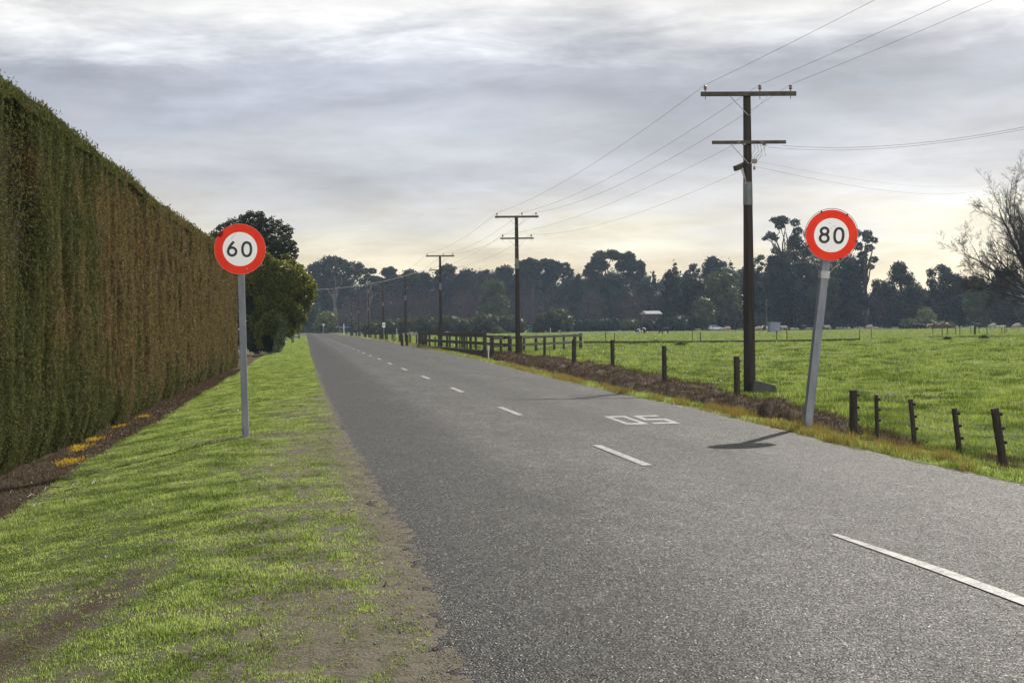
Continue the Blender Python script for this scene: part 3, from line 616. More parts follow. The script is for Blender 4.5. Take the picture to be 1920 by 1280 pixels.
# ---------------------------------------------------------------- trees and shrubs, each at its own place
GT = 'trees along the far edge of the paddock'
TREES = [
 # px, top, width px, depth, kind, leaf, label
 (628, 482, 104, 640, 'gum', 'gum', 'broad dark gum tree at the left end of the far treeline, nearest the road', 3400),
 (690, 503, 42, 620, 'open', 'gum', 'thin open gum tree with sky showing through, right of the broad gum by the road', 1500),
 (729, 502, 50, 660, 'gum', 'gum', 'rounded dark gum tree behind the fourth power pole back', None),
 (768, 507, 52, 650, 'gum', 'gum', 'flat topped dark gum tree just right of the fourth power pole back', None),
 (797, 512, 46, 640, 'dense', 'dark', 'low dark tree left of the third power pole in the treeline', None),
 (838, 497, 58, 660, 'gum', 'gum', 'domed dark gum tree behind the third power pole', None),
 (874, 507, 54, 640, 'gum', 'gum', 'spreading gum tree between the second and third power poles', None),
 (911, 503, 24, 640, 'open', 'gum', 'small round topped gum poking above the treeline left of the second power pole', 700),
 (945, 500, 66, 650, 'gum', 'gum', 'wide dark gum tree just behind the second power pole', None),
 (924, 526, 60, 560, 'dense', 'olive', 'olive green bushy tree in front of the gums left of the second power pole', None),
 (998, 485, 58, 640, 'gum', 'gum', 'tall domed gum tree just right of the second power pole', None),
 (1032, 487, 48, 650, 'gum', 'gum', 'tall gum tree, right half of the twin domes right of the second power pole', None),
 (1058, 495, 46, 640, 'open', 'gum', 'open crowned gum tree with light between its limbs, right of the twin domes', 1500),
 (1084, 514, 26, 620, 'dense', 'dark', 'small dark tree in the gap left of the tallest middle gum', None),
 (1135, 470, 74, 620, 'gum', 'gum', 'tallest gum tree in the middle of the treeline, left one of two', 3200),
 (1176, 474, 62, 630, 'gum', 'gum', 'tall spreading gum tree, right one of the two tallest in the middle', 2800),
 (1152, 505, 70, 570, 'round', 'dark', 'rounded dark evergreen in front of the two tallest middle gums', None),
 (1226, 503, 26, 600, 'conifer', 'dark', 'small pine tree alone on the skyline left of the pine group', None),
 (1208, 528, 50, 580, 'dense', 'dark', 'dense dark tree below the small lone pine', None),
 (1266, 487, 44, 590, 'conifer', 'dark', 'tall layered pine tree, leftmost of the pine group', None),
 (1300, 492, 38, 600, 'open', 'gum', 'flat topped gum tree between the two tallest pines', 1300),
 (1338, 481, 58, 600, 'dense', 'dark', 'broad dark pine tree in the middle of the pine group', None),
 (1371, 487, 44, 590, 'conifer', 'dark', 'pointed dark pine tree just left of the nearest power pole', None),
 (1258, 506, 46, 470, 'dense', 'dark', 'dark narrow evergreen standing in front of the left pines', None),
 (1300, 518, 66, 480, 'dense', 'dark', 'dark bushy tree above and left of the white car', None),
 (1352, 510, 80, 480, 'dense', 'olive', 'olive tinged bushy tree behind the white car', None),
 (1421, 477, 38, 560, 'open', 'gum', 'thin round crowned gum just right of the nearest power pole', 1200),
 (1412, 506, 60, 500, 'dense', 'dark', 'dark tree low behind the nearest power pole', None),
 (1472, 406, 66, 470, 'open', 'gum', 'tallest lopsided gum tree left of the 80 sign, bare limbs below its head', 2600),
 (1502, 428, 84, 480, 'gum', 'gum', 'large dark gum tree just left of the 80 sign disc', 4200),
 (1462, 478, 76, 470, 'dense', 'dark', 'dark bushy tree below the tallest lopsided gum', None),
 (1562, 436, 96, 490, 'dense', 'dark', 'large dark evergreen directly behind the 80 sign', 4200),
 (1530, 490, 96, 460, 'dense', 'dark', 'dense dark tree behind the top of the 80 sign post', 3600),
 (1622, 430, 48, 470, 'open', 'gum', 'tall slim open gum tree just right of the 80 sign', 2200),
 (1597, 486, 64, 470, 'dense', 'dark', 'dark evergreen below the slim gum right of the 80 sign', None),
 (1648, 524, 50, 500, 'dense', 'dark', 'low dark tree filling the dip right of the 80 sign', None),
 (1688, 489, 78, 460, 'dense', 'dark', 'tall dark rounded evergreen standing alone right of the 80 sign', 3600),
 (1722, 536, 40, 480, 'dense', 'olive', 'low olive tree between the two tall dark evergreens on the right', None),
 (1766, 497, 58, 470, 'gum', 'dark', 'dark lumpy evergreen under the left branches of the big bare tree', 3200),
 (1798, 514, 52, 480, 'dense', 'dark', 'dark tree just right of the lumpy evergreen', None),
 (1834, 517, 56, 460, 'dense', 'olive', 'yellowish olive bushy tree below the bare tree limbs', None),
 (1888, 503, 84, 460, 'dense', 'dark', 'wide dark evergreen at the right edge below the big bare tree', 3600),
 (1950, 512, 80, 470, 'dense', 'dark', 'dark evergreen cut by the right edge of the picture', None),
 (2010, 500, 90, 470, 'dense', 'dark', 'dark evergreen beyond the right edge', 1500),
 # twiggy leafless masses in front
 (660, 560, 90, 590, 'brown', 'brown', 'brown leafless thicket below the broad gum by the road', None),
 (735, 548, 90, 590, 'brown', 'brown', 'purple brown leafless tree behind the fourth power pole back', None),
 (790, 545, 90, 585, 'brown', 'brown', 'purple brown leafless tree left of the third power pole', None),
 (875, 540, 96, 585, 'brown', 'brown', 'wide purple brown leafless tree between second and third poles', None),
 (985, 548, 90, 580, 'brown', 'brown', 'brown leafless tree right behind the second power pole', None),
 (1108, 545, 66, 520, 'brown', 'brown', 'bare brown tree behind the long clipped paddock hedge', None),
 (1182, 548, 80, 520, 'brown', 'brown', 'reddish brown bare tree left of the white roofed house', None),
 (1655, 540, 60, 480, 'brown', 'brown', 'pale brown bare tree low right of the 80 sign', None),
 # right of the road end
 (591, 576, 38, 590, 'round', 'dark', 'dark rounded bush at the right of the road end', 1600),
 (613, 584, 44, 560, 'round', 'bright', 'yellow green bush beside the road end', 1500),
 (642, 588, 54, 560, 'brown', 'brown', 'brown bare shrub right of the yellow green bush', 1200),
 (676, 590, 50, 550, 'brown', 'brown', 'brown bare shrub behind the row of distant poles', 1200),
 (664, 597, 26, 545, 'round', 'olive', 'small olive bush among the distant power poles', 800),
 # shrubs in front of the right hand trees
 (1736, 578, 38, 450, 'round', 'pale', 'pale grey green shrub in front of the right hand trees', 1500),
 (1704, 598, 30, 440, 'round', 'olive', 'low olive shrub left of the pale grey green shrub', 900),
 (1765, 603, 42, 440, 'round', 'olive', 'low olive shrub behind the brown cattle', 900),
 (1318, 556, 46, 465, 'round', 'olive', 'olive shrub with pale leaf tips above the white car', 1500),
 (1183, 598, 36, 480, 'round', 'olive', 'low olive shrub right of the clipped paddock hedge', 900),
 (1222, 601, 50, 470, 'round', 'dark', 'low dark shrub in front of the white roofed house', 1300),
 (1270, 590, 60, 460, 'round', 'dark', 'dark shrub between the house and the white car', 1300),
 (1355, 590, 60, 480, 'round', 'dark', 'dark shrub right behind the white car', 1300),
 (1420, 586, 60, 470, 'round', 'dark', 'dark shrub right of the nearest power pole', 1200),
]
for r in TREES:
    tree(r[0], r[1], r[2], r[3], r[4], r[5], r[6], 'bush' if ('shrub' in r[6] or 'bush ' in r[6]) else 'tree', name='bush' if ('shrub' in r[6] or 'bush ' in r[6]) else None, n=r[7], group=GT)
for i, (px, top, w, lab) in enumerate([(703, 603, 46, 'lowest rounded hedge shrub, left end of the row behind the far fence'), (735, 600, 44, 'rounded hedge shrub left of the fourth power pole back'),
      (768, 597, 48, 'rounded hedge shrub just right of the fourth power pole back'), (800, 594, 46, 'rounded hedge shrub left of the third power pole'), (842, 591, 46, 'peaked hedge shrub just right of the third power pole'),
      (876, 597, 44, 'lower hedge shrub between second and third power poles'), (912, 589, 54, 'largest rounded hedge shrub, left of the second power pole'), (955, 592, 50, 'rounded hedge shrub behind the second power pole, right end of the row'),
      (1021, 588, 36, 'rounded olive shrub left of the tall round shrub by the clipped hedge'), (1046, 579, 48, 'tall round topped shrub at the left end of the clipped hedge')]):
    tree(px, top, w * 1.12, 445, 'round', 'shrub', lab, 'bush', name='bush', n=1500, group='rounded shrubs behind the paddock')
tree(932, 612, 19, 420, 'round', 'olive', 'tiny round bush in front of the shrub row', 'bush', name='bush', n=500)
def wood():
    rs = np.random.RandomState(77); lb = []; mb = MB()
    for px in np.arange(540, 2120, 15):
        dep = rs.uniform(680, 760) if px < 1230 else rs.uniform(560, 640)
        dep += 0; top = np.interp(px, [540, 585, 620, 700, 1200, 1240, 1450, 1640, 1700, 2100], [595, 562, 516, 518, 516, 524, 508, 545, 548, 530]) + rs.uniform(-10, 12)
        p = at_d(px, top, dep); h = p[2]; r = rs.uniform(6, 9)
        for z in np.arange(1.5, h - r * .5, r * .9): lb.append((p[0] + rs.uniform(-2, 2), p[1], z, r, r * .6, r * .75))
    o = crown_mesh('distant_wood', lb, 90000, 1.3, LEAF['dark'], None, rs, aspect=.5, core=.85)
    tag(o, 'unbroken dark wood filling the back of the paddock', 'wood', kind='stuff')
wood()
def box_hedge():
    rs = np.random.RandomState(4); dep = 462; a = at_d(1062, 600, dep); b = at_d(1157, 600, dep); z0 = gz(a[0], a[1]); h = a[2] - z0
    lb = []
    for t in np.linspace(0, 1, 15): lb.append((a[0] + (b[0] - a[0]) * t, a[1] + (b[1] - a[1]) * t, z0 + h * .5, 1.3, 1.2, h * .52 + .15 * rs.rand()))
    tag(crown_mesh('clipped_hedge', lb, 5000, .5, LEAF['dark'], None, rs, core=.9), 'long flat topped clipped hedge at the back of the paddock', 'hedge')
box_hedge()
# trees at the end of the big hedge, over the left verge
def near_tree(px, top, wpx, dep, lobes, leaf, n, size, label, name, trunk=True, base=None, core=.6, cat='tree', asp=.5, fork=.35):
    rs = np.random.RandomState(int(px)); p = at_d(px, top, dep); g = gz(p[0], p[1]); H_ = p[2] - g; s = dep / F
    o = thing(name, label, cat, (p[0], p[1], g)); lb = []
    for (lx, ly, r, rz) in lobes:   # lobe centres given in photo pixels at this depth
        q = at_d(lx, ly, dep); yo = rs.uniform(-1, 1) * wpx * s * .22
        lb.append((q[0] - p[0], q[1] - p[1] + yo, max(.3, q[2] - g), r * s, r * s, rz * s))
    if trunk:
        tr = MB(); fk = Vector((0, 0, H_ * fork)); limb(tr, (0, 0, -.1), fk, .2, .15, rs, 3, .03)
        for l in lb[:10]: limb(tr, fk, l[:3], .09, .02, rs, 5, .12)
        tr.build('trunk', BARK, o, smooth=True)
    crown_mesh('crown', lb, n, size, LEAF[leaf], o, rs, aspect=asp, core=core); return o
near_tree(478, 400, 160, 122, [(420, 432, 18, 14), (408, 452, 14, 12), (440, 424, 16, 13), (474, 416, 22, 15), (402, 442, 8, 7), (456, 408, 8, 6), (488, 404, 8, 6), (524, 420, 7, 6), (548, 458, 7, 6), (554, 470, 6, 5), (409, 464, 8, 8), (470, 402, 7, 5), (541, 444, 6, 5), (466, 440, 26, 20), (500, 424, 18, 16), (512, 446, 22, 16), (534, 432, 14, 12), (535, 462, 18, 14), (520, 480, 20, 16), (490, 470, 26, 22), (545, 478, 12, 9), (450, 470, 24, 18), (470, 500, 26, 20), (500, 510, 24, 18),],
          'gum', 22000, .18, 'tall grey green tree rising behind the 60 sign at the end of the hedge', 'evergreen_tree', core=.3)
near_tree(515, 488, 150, 116, [(500, 510, 20, 14), (530, 506, 18, 14), (556, 514, 18, 13), (572, 530, 15, 14), (566, 552, 18, 16), (545, 540, 22, 20), (520, 535, 26, 22), (490, 540, 24, 22), (575, 572, 9, 12), (556, 584, 12, 14), (505, 565, 26, 20), (535, 570, 18, 16), (475, 530, 16, 20), (530, 598, 12, 10), (580, 545, 9, 9), (584, 560, 7, 9), (566, 598, 9, 10), (552, 604, 13, 14), (540, 618, 13, 14), (515, 606, 24, 22), (490, 602, 22, 22), (560, 500, 8, 6), (546, 492, 9, 6), (512, 492, 11, 7), (500, 486, 12, 9), (480, 500, 14, 12), (538, 482, 7, 5), (574, 518, 7, 6), (588, 536, 6, 6), (590, 552, 5, 5), (569, 585, 6, 6)],
          'bright', 34000, .18, 'yellow green tree overhanging the verge right of the 60 sign', 'evergreen_tree', core=.4)
near_tree(495, 530, 90, 117.5, [(470, 548, 22, 22), (500, 545, 26, 20), (528, 552, 18, 18), (475, 580, 20, 20), (500, 580, 22, 20), (525, 590, 16, 18), (475, 618, 20, 24), (500, 620, 22, 26), (520, 628, 14, 22), (478, 645, 18, 16), (505, 645, 20, 16)], 'dark', 16000, .17, 'dark clipped shrub at the foot of the trees beyond the hedge', 'bush', trunk=False, core=.85, cat='bush')
near_tree(526, 592, 26, 114, [(524, 598, 8, 7), (529, 612, 7, 9), (527, 628, 7, 9), (525, 644, 8, 9), (520, 655, 7, 6), (534, 604, 5, 5), (536, 622, 4, 6)], 'pale', 1300, .2, 'pale ivy leaved upright shrub at the edge of the dark shrub', 'bush', trunk=False, core=0, cat='bush')
near_tree(484, 612, 26, 113, [(486, 612, 7, 8), (483, 628, 7, 9), (486, 645, 6, 9)], 'bright', 1600, .13, 'small yellow green shrub against the dark shrub', 'bush', trunk=False, core=.5, cat='bush')
near_tree(548, 560, 50, 190, [(540, 575, 14, 14), (552, 585, 14, 14), (545, 605, 14, 16), (556, 610, 9, 12), (538, 622, 10, 9)], 'brown', 3000, .5, 'brownish bare shrub beyond the yellow green tree on the left verge', 'bush', core=.55, cat='bush', asp=.1)
near_tree(560, 568, 26, 260, [(560, 575, 8, 8), (556, 590, 8, 9), (562, 600, 6, 9), (559, 614, 6, 8)], 'bright', 2200, .3, 'small yellow green tree farthest along the left verge', 'evergreen_tree', core=.5)
near_tree(548, 540, 60, 300, [(545, 555, 16, 12), (530, 575, 16, 14), (556, 578, 10, 12), (540, 600, 16, 16), (552, 612, 10, 12)], 'olive', 3500, .4, 'olive tree behind the shrubs on the left verge', 'evergreen_tree', core=.7)
near_tree(430, 500, 100, 135, [(420, 520, 24, 20), (445, 530, 24, 24), (425, 570, 26, 26), (450, 580, 22, 30), (430, 630, 26, 26)], 'dark', 5000, .25, 'dark tree hidden behind the far end of the hedge', 'evergreen_tree', core=.85)

def bare_tree():
    rs = random.Random(12); dep = 190; b = at_d(1952, 610, dep); g = gz(b[0], b[1]); s = dep / F
    o = thing('bare_tree', 'big leafless winter tree at the right edge, its limbs reaching over the paddock', 'tree', (b[0], b[1], g))
    rx = Vector(rt.tolist()); uy = Vector((0, 0, 1)); fy = rx.cross(uy) * -1
    mb = MB(); tw = MB()
    def V(px, py, d=0): return rx * ((px - 1952) * s) + uy * ((613 - py) * s) + fy * d
    def grow_(p, d, L_, r, lev, tgt=None):
        n = max(3, int(L_ / .8)); pts = [p]; q = p.copy(); dd = d.normalized(); rad = [r]
        for i in range(n):
            j = Vector((rs.gauss(0, 1), rs.gauss(0, 1), rs.gauss(0, 1))) * (.075 if lev < 2 else .11)
            if tgt: dd = (dd * .6 + (tgt - q).normalized() * .5 + j).normalized()
            else: dd = (dd + j + uy * (.03 if lev < 3 else -.0)).normalized()
            q = q + dd * (L_ / n); pts.append(q.copy()); rad.append(max(.008, r * (1 - .82 * (i + 1) / n)))
        (mb if lev < 2 else tw).tube(pts, rad, 5 if lev < 2 else 3)
        if lev >= 4: return
        m = {0: 10, 1: 9, 2: 6, 3: 3}[lev]
        for c in range(m):
            t = rs.uniform(.22, 1) if lev else rs.uniform(.3, 1); k = min(int(t * n), n - 1); base = pts[k]; dr_ = (pts[k + 1] - pts[k]).normalized()
            side = Vector((rs.gauss(0, 1), rs.gauss(0, 1) * .8, rs.gauss(0, 1))); side = (side - dr_ * side.dot(dr_)).normalized()
            grow_(base, dr_ * .75 + side * rs.uniform(.35, .7) + uy * .10, L_ * rs.uniform(.3, .58) * (1.1 - .35 * t), max(.011, rad[k] * .5), lev + 1)
    hubp = V(1948, 548)
    trunk = [V(1952, 625), V(1955, 600), V(1952, 575), V(1948, 548)]
    mb.tube(trunk, [.62, .5, .45, .4], 8); hub = trunk[-1]
    for (px, py, d, r) in ((1790, 488, -2, .22), (1840, 440, 2, .24), (1845, 345, -3, .27), (1885, 320, 2, .24), (1950, 285, 0, .3), (2010, 300, 3, .26), (2060, 360, -3, .24), (2100, 440, 2, .22), (1905, 380, 5, .2), (2000, 360, -6, .2), (1830, 520, 4, .16), (1800, 430, 6, .17), (1780, 505, 3, .15), (1870, 400, -6, .18), (1930, 330, 6, .18)):
        tg = hubp + (V(px, py, d) - hubp) * .80; st = hub + Vector((0, 0, rs.uniform(-2.0, 1.5))); di = tg - st
        grow_(st, di * .4 + uy * di.length * .25, di.length * 1.05, r * 1.25, 0, tg)
    m = worn('winter_bark', (.016, .012, .010), (.042, .033, .027), 3, .85)
    mb.build('limbs', m, o, smooth=True); tw.build('twigs', m, o)
bare_tree()
# ---------------------------------------------------------------- the clipped hedge
def hedge_material():
    m, t, b = pmat('hedge_foliage', .75, .05); v = coords(t)
    g = t.nodes.new('ShaderNodeNewGeometry'); rnd = g.outputs['Random Per Island']
    s = t.nodes.new('ShaderNodeSeparateXYZ'); t.links.new(v, s.inputs[0])
    green = ramp(t, rnd, [(0, (.036, .044, .016)), (.45, (.084, .094, .034)), (.85, (.13, .14, .054)), (1, (.21, .21, .10))])
    brown = ramp(t, rnd, [(0, (.075, .056, .027)), (.5, (.155, .117, .057)), (.85, (.22, .17, .085)), (1, (.30, .24, .13))])
    rust = ramp(t, rnd, [(0, (.09, .03, .012)), (1, (.24, .09, .035))])
    yf = ramp(t, mth(t, 'DIVIDE', s.outputs[1], 100.0), [(.20, .22), (.27, .36), (.34, .70), (.55, .84), (.8, .80)])
    zf = ramp(t, mth(t, 'DIVIDE', s.outputs[2], 6.0), [(0, -.25), (.12, -.05), (.3, .05), (.7, .05), (.82, -.18), (1, -.5)])
    zf2 = mth(t, 'SUBTRACT', ramp(t, mth(t, 'DIVIDE', s.outputs[2], 6.0), [(0, .12), (.14, .45), (.3, .55), (.72, .5), (.84, .22), (1, 0)]), .5)
    nn = noise(t, v, 1.0, 5, .62, mul=(.6, .7, .42)); n2 = noise(t, v, 1.0, 6, .68, mul=(2, 2.6, 1.3))
    f = mth(t, 'ADD', mth(t, 'ADD', yf, zf2), mth(t, 'ADD', mth(t, 'MULTIPLY', mth(t, 'SUBTRACT', nn, .5), 1.6), mth(t, 'MULTIPLY', mth(t, 'SUBTRACT', n2, .5), 1.0)))
    c = mixc(t, ramp(t, f, [(.36, 0.0), (.62, 1.0)]), green, brown)
    c = mixc(t, ramp(t, noise(t, v, 1.3, 4, .6, mul=(1, 1.2, .8)), [(.66, 0.0), (.72, .8)]), c, rust)
    t.links.new(c, b.inputs['Base Color'])
    tr = t.nodes.new('ShaderNodeBsdfTranslucent'); t.links.new(mixc(t, 1.0, c, (1.3, 1.3, .7), 'MULTIPLY'), tr.inputs[0])
    mx = t.nodes.new('ShaderNodeMixShader'); mx.inputs[0].default_value = .22
    t.links.new(b.outputs[0], mx.inputs[1]); t.links.new(tr.outputs[0], mx.inputs[2]); t.links.new(mx.outputs[0], t.nodes['Material Output'].inputs['Surface'])
    return m
def htop(Y): return np.interp(Y, [-10, 19, 21, 30, 42, 60, 80], [5.25, 5.28, 5.36, 5.36, 5.3, 5.5, 5.85])
def hface(Y, Z):
    """how far the clipped face bulges: upright ribs, hollows and a rounded shoulder"""
    rib = (fbm(Y * .9, Z * .35 + 3, 3) - .5) * .26 + (fbm(Y * 3.4 + 7, Z * 1.1, 3) - .5) * .17
    T = htop(Y); sh = -.22 * np.clip((Z - (T - .4)) / .4, 0, 1) ** 2.2 - .18 * np.clip((.6 - (Z + .45)) / .6, 0, 1) ** 1.5
    return Hx(Y) + rib + sh - .10
def hedge():
    HM = hedge_material(); rs = np.random.RandomState(2); Y1 = 80.0
    o = thing('trimmed_hedge', 'tall clipped hedge, green and scorched brown, running along the left verge', 'hedge')
    n = 1300000; Y = np.concatenate([logY(int(n * .93), 17.5, Y1), 4 + rs.rand(int(n * .07)) * 14]); n = len(Y)
    T = htop(Y); Z = -.42 + rs.rand(n) * (T + .42); d = rs.rand(n) ** 2 * .32
    hol = sm(fbm(Y * .8 + 20, Z * .28 + 1, 4), .66, .74); kp = rs.rand(n) > hol * .85; Y, Z, d, T = Y[kp], Z[kp], d[kp], T[kp]; n = len(Y)
    X = hface(Y, Z) - d; out = np.stack([np.ones(n), np.zeros(n), .25 * np.ones(n)], -1)
    sc = np.maximum(Y, 17) / 21.0; L_ = (.032 + .034 * rs.rand(n)) * sc ** .85; Wd = L_ * (.2 + .16 * rs.rand(n))
    V1, F1 = leaf_cards(np.stack([X, Y, Z], -1), L_, Wd, rs, 1.3, out, .5)
    nt_ = 220000; Yt = np.concatenate([logY(int(nt_ * .9), 16, Y1), 4 + rs.rand(int(nt_ * .1)) * 12]); nt_ = len(Yt); dt = rs.rand(nt_) ** 1.6 * 2.5; Xt = Hx(Yt) - .08 - dt
    lumpy = (fbm(Xt * 1.2, Yt * 1.2, 3) - .5) * .22 + (fbm(Xt * .3, Yt * .35, 2) - .5) * .16
    Zt = htop(Yt) + lumpy + .085 * np.abs(rs.normal(size=nt_)) * (rs.rand(nt_) < .12) - .04 - .30 * np.exp(-dt / .16)
    Lt = (.04 + .04 * rs.rand(nt_)) * (np.maximum(Yt, 17) / 21) ** .8
    V2, F2 = leaf_cards(np.stack([Xt, Yt, Zt], -1), Lt, Lt * .3, rs, 1.8, np.stack([np.zeros(nt_), np.zeros(nt_), np.ones(nt_)], -1), .2)
    ne = 14000; Ze = -.4 + rs.rand(ne) * 6.1; Xe = -3.5 - rs.rand(ne) * 2.4; Ye = Y1 + .15 * rs.normal(size=ne)
    V3, F3 = leaf_cards(np.stack([Xe, Ye, Ze], -1), np.full(ne, .26), np.full(ne, .1), rs, 1.3)
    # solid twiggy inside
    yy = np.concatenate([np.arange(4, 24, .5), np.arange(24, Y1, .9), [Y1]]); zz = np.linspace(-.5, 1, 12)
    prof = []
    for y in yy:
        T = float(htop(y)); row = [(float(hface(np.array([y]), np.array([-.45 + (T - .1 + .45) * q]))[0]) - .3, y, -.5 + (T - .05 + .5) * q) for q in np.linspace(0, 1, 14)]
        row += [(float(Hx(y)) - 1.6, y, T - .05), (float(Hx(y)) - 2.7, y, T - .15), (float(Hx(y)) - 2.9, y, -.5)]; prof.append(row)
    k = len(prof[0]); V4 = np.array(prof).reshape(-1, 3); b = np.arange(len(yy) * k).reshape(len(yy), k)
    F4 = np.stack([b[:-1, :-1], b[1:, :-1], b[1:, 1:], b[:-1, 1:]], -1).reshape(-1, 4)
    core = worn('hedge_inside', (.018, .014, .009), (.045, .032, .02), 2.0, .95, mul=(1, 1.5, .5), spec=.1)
    np_mesh('foliage', np.concatenate([V1, V2, V3]), np.concatenate([F1, F2 + len(V1), F3 + len(V1) + len(V2)]), HM, o)
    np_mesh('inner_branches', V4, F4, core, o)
hedge()

# ---------------------------------------------------------------- speed signs
def red_mat():
    m, t, b = pmat('red_sheeting', .5, .15); v = coords(t)
    t.links.new(ramp(t, noise(t, v, 5, 4, .6), [(.3, (.88, .035, .012)), (.7, (.95, .055, .018))]), b.inputs['Base Color']); return m
def white_mat():
    m, t, b = pmat('white_sheeting', .35, .5); v = coords(t)
    w = t.nodes.new('ShaderNodeTexWave'); w.inputs['Scale'].default_value = 22; w.bands_direction = 'DIAGONAL'; t.links.new(v, w.inputs[0])
    c = mixc(t, ramp(t, w.outputs['Fac'], [(.9, 0.0), (1, .35)]), mixc(t, noise(t, v, 4, 3), (.97, .97, .96), (.99, .99, .98)), (.86, .86, .87))
    t.links.new(c, b.inputs['Base Color']); return m
RED, WHITE = red_mat(), white_mat()
BLACK = worn('black_lettering', (.018, .016, .017), (.03, .028, .03), 8, .5, bmp=0)
ALU = worn('aluminium_back', (.4, .4, .41), (.55, .55, .56), 9, .45, metal=.6)
STEEL = worn('galvanised_steel', (.25, .25, .26), (.42, .42, .43), 12, .5, metal=.5)
POSTM = worn('weathered_painted_post', (.17, .185, .215), (.27, .285, .32), 3.0, .75, mul=(3, 3, .6), bmp=.5, bd=.003, c3=(.10, .10, .105))
GRIME = worn('dark_scrape', (.10, .008, .006), (.30, .02, .012), 40, .8, bmp=0)
def ell(cx, cy, rx, ry, n=40, a0=0, a1=360, p=2.0):
    out = []
    for i in range(n if a1 - a0 >= 360 else n + 1):
        a = math.radians(a0 + (a1 - a0) * i / n); c, s_ = math.cos(a), math.sin(a)
        out.append((cx + rx * abs(c) ** (2 / p) * (1 if c >= 0 else -1), cy + ry * abs(s_) ** (2 / p) * (1 if s_ >= 0 else -1)))
    return out
def digit(ch, cx, w, h, st, yy, parent, tilt=0.0):
    mb = MB(); hw, hh = (w - st) / 2, (h - st) / 2
    def rr_(pts): c, s_ = math.cos(tilt), math.sin(tilt); return [(x * c - z * s_, x * s_ + z * c) for x, z in pts]
    if ch == '0': mb.strip(rr_(ell(cx, 0, hw, hh, 48, p=2.35)), st, yy, True)
    if ch == '8':
        mb.strip(rr_(ell(cx, hh - hh * .46, hw * .86, hh * .46, 40)), st, yy, True); mb.strip(rr_(ell(cx, -hh + hh * .54, hw, hh * .54, 40)), st, yy - .0012, True)
    if ch == '6':
        r_ = hw; cy = -hh + r_; mb.strip(rr_(ell(cx, cy, r_, r_, 44)), st, yy, True)
        tail = [(cx - r_ * math.cos(a) , cy + r_ * math.sin(a)) for a in [math.radians(q) for q in (-8, 8)]]
        p0 = (cx - r_ * 1.0, cy); p1 = (cx - r_ * .98, cy + hh * .62); p2 = (cx + hw * .42, hh + st * .3)
        tail = [((1 - t) ** 2 * p0[0] + 2 * t * (1 - t) * p1[0] + t * t * p2[0], (1 - t) ** 2 * p0[1] + 2 * t * (1 - t) * p1[1] + t * t * p2[1]) for t in [i / 16 for i in range(17)]]
        mb.strip(rr_(tail), st, yy - .0012)
    o = mb.build('digit', BLACK, parent); o['label'] = 'black figure ' + ch; return o
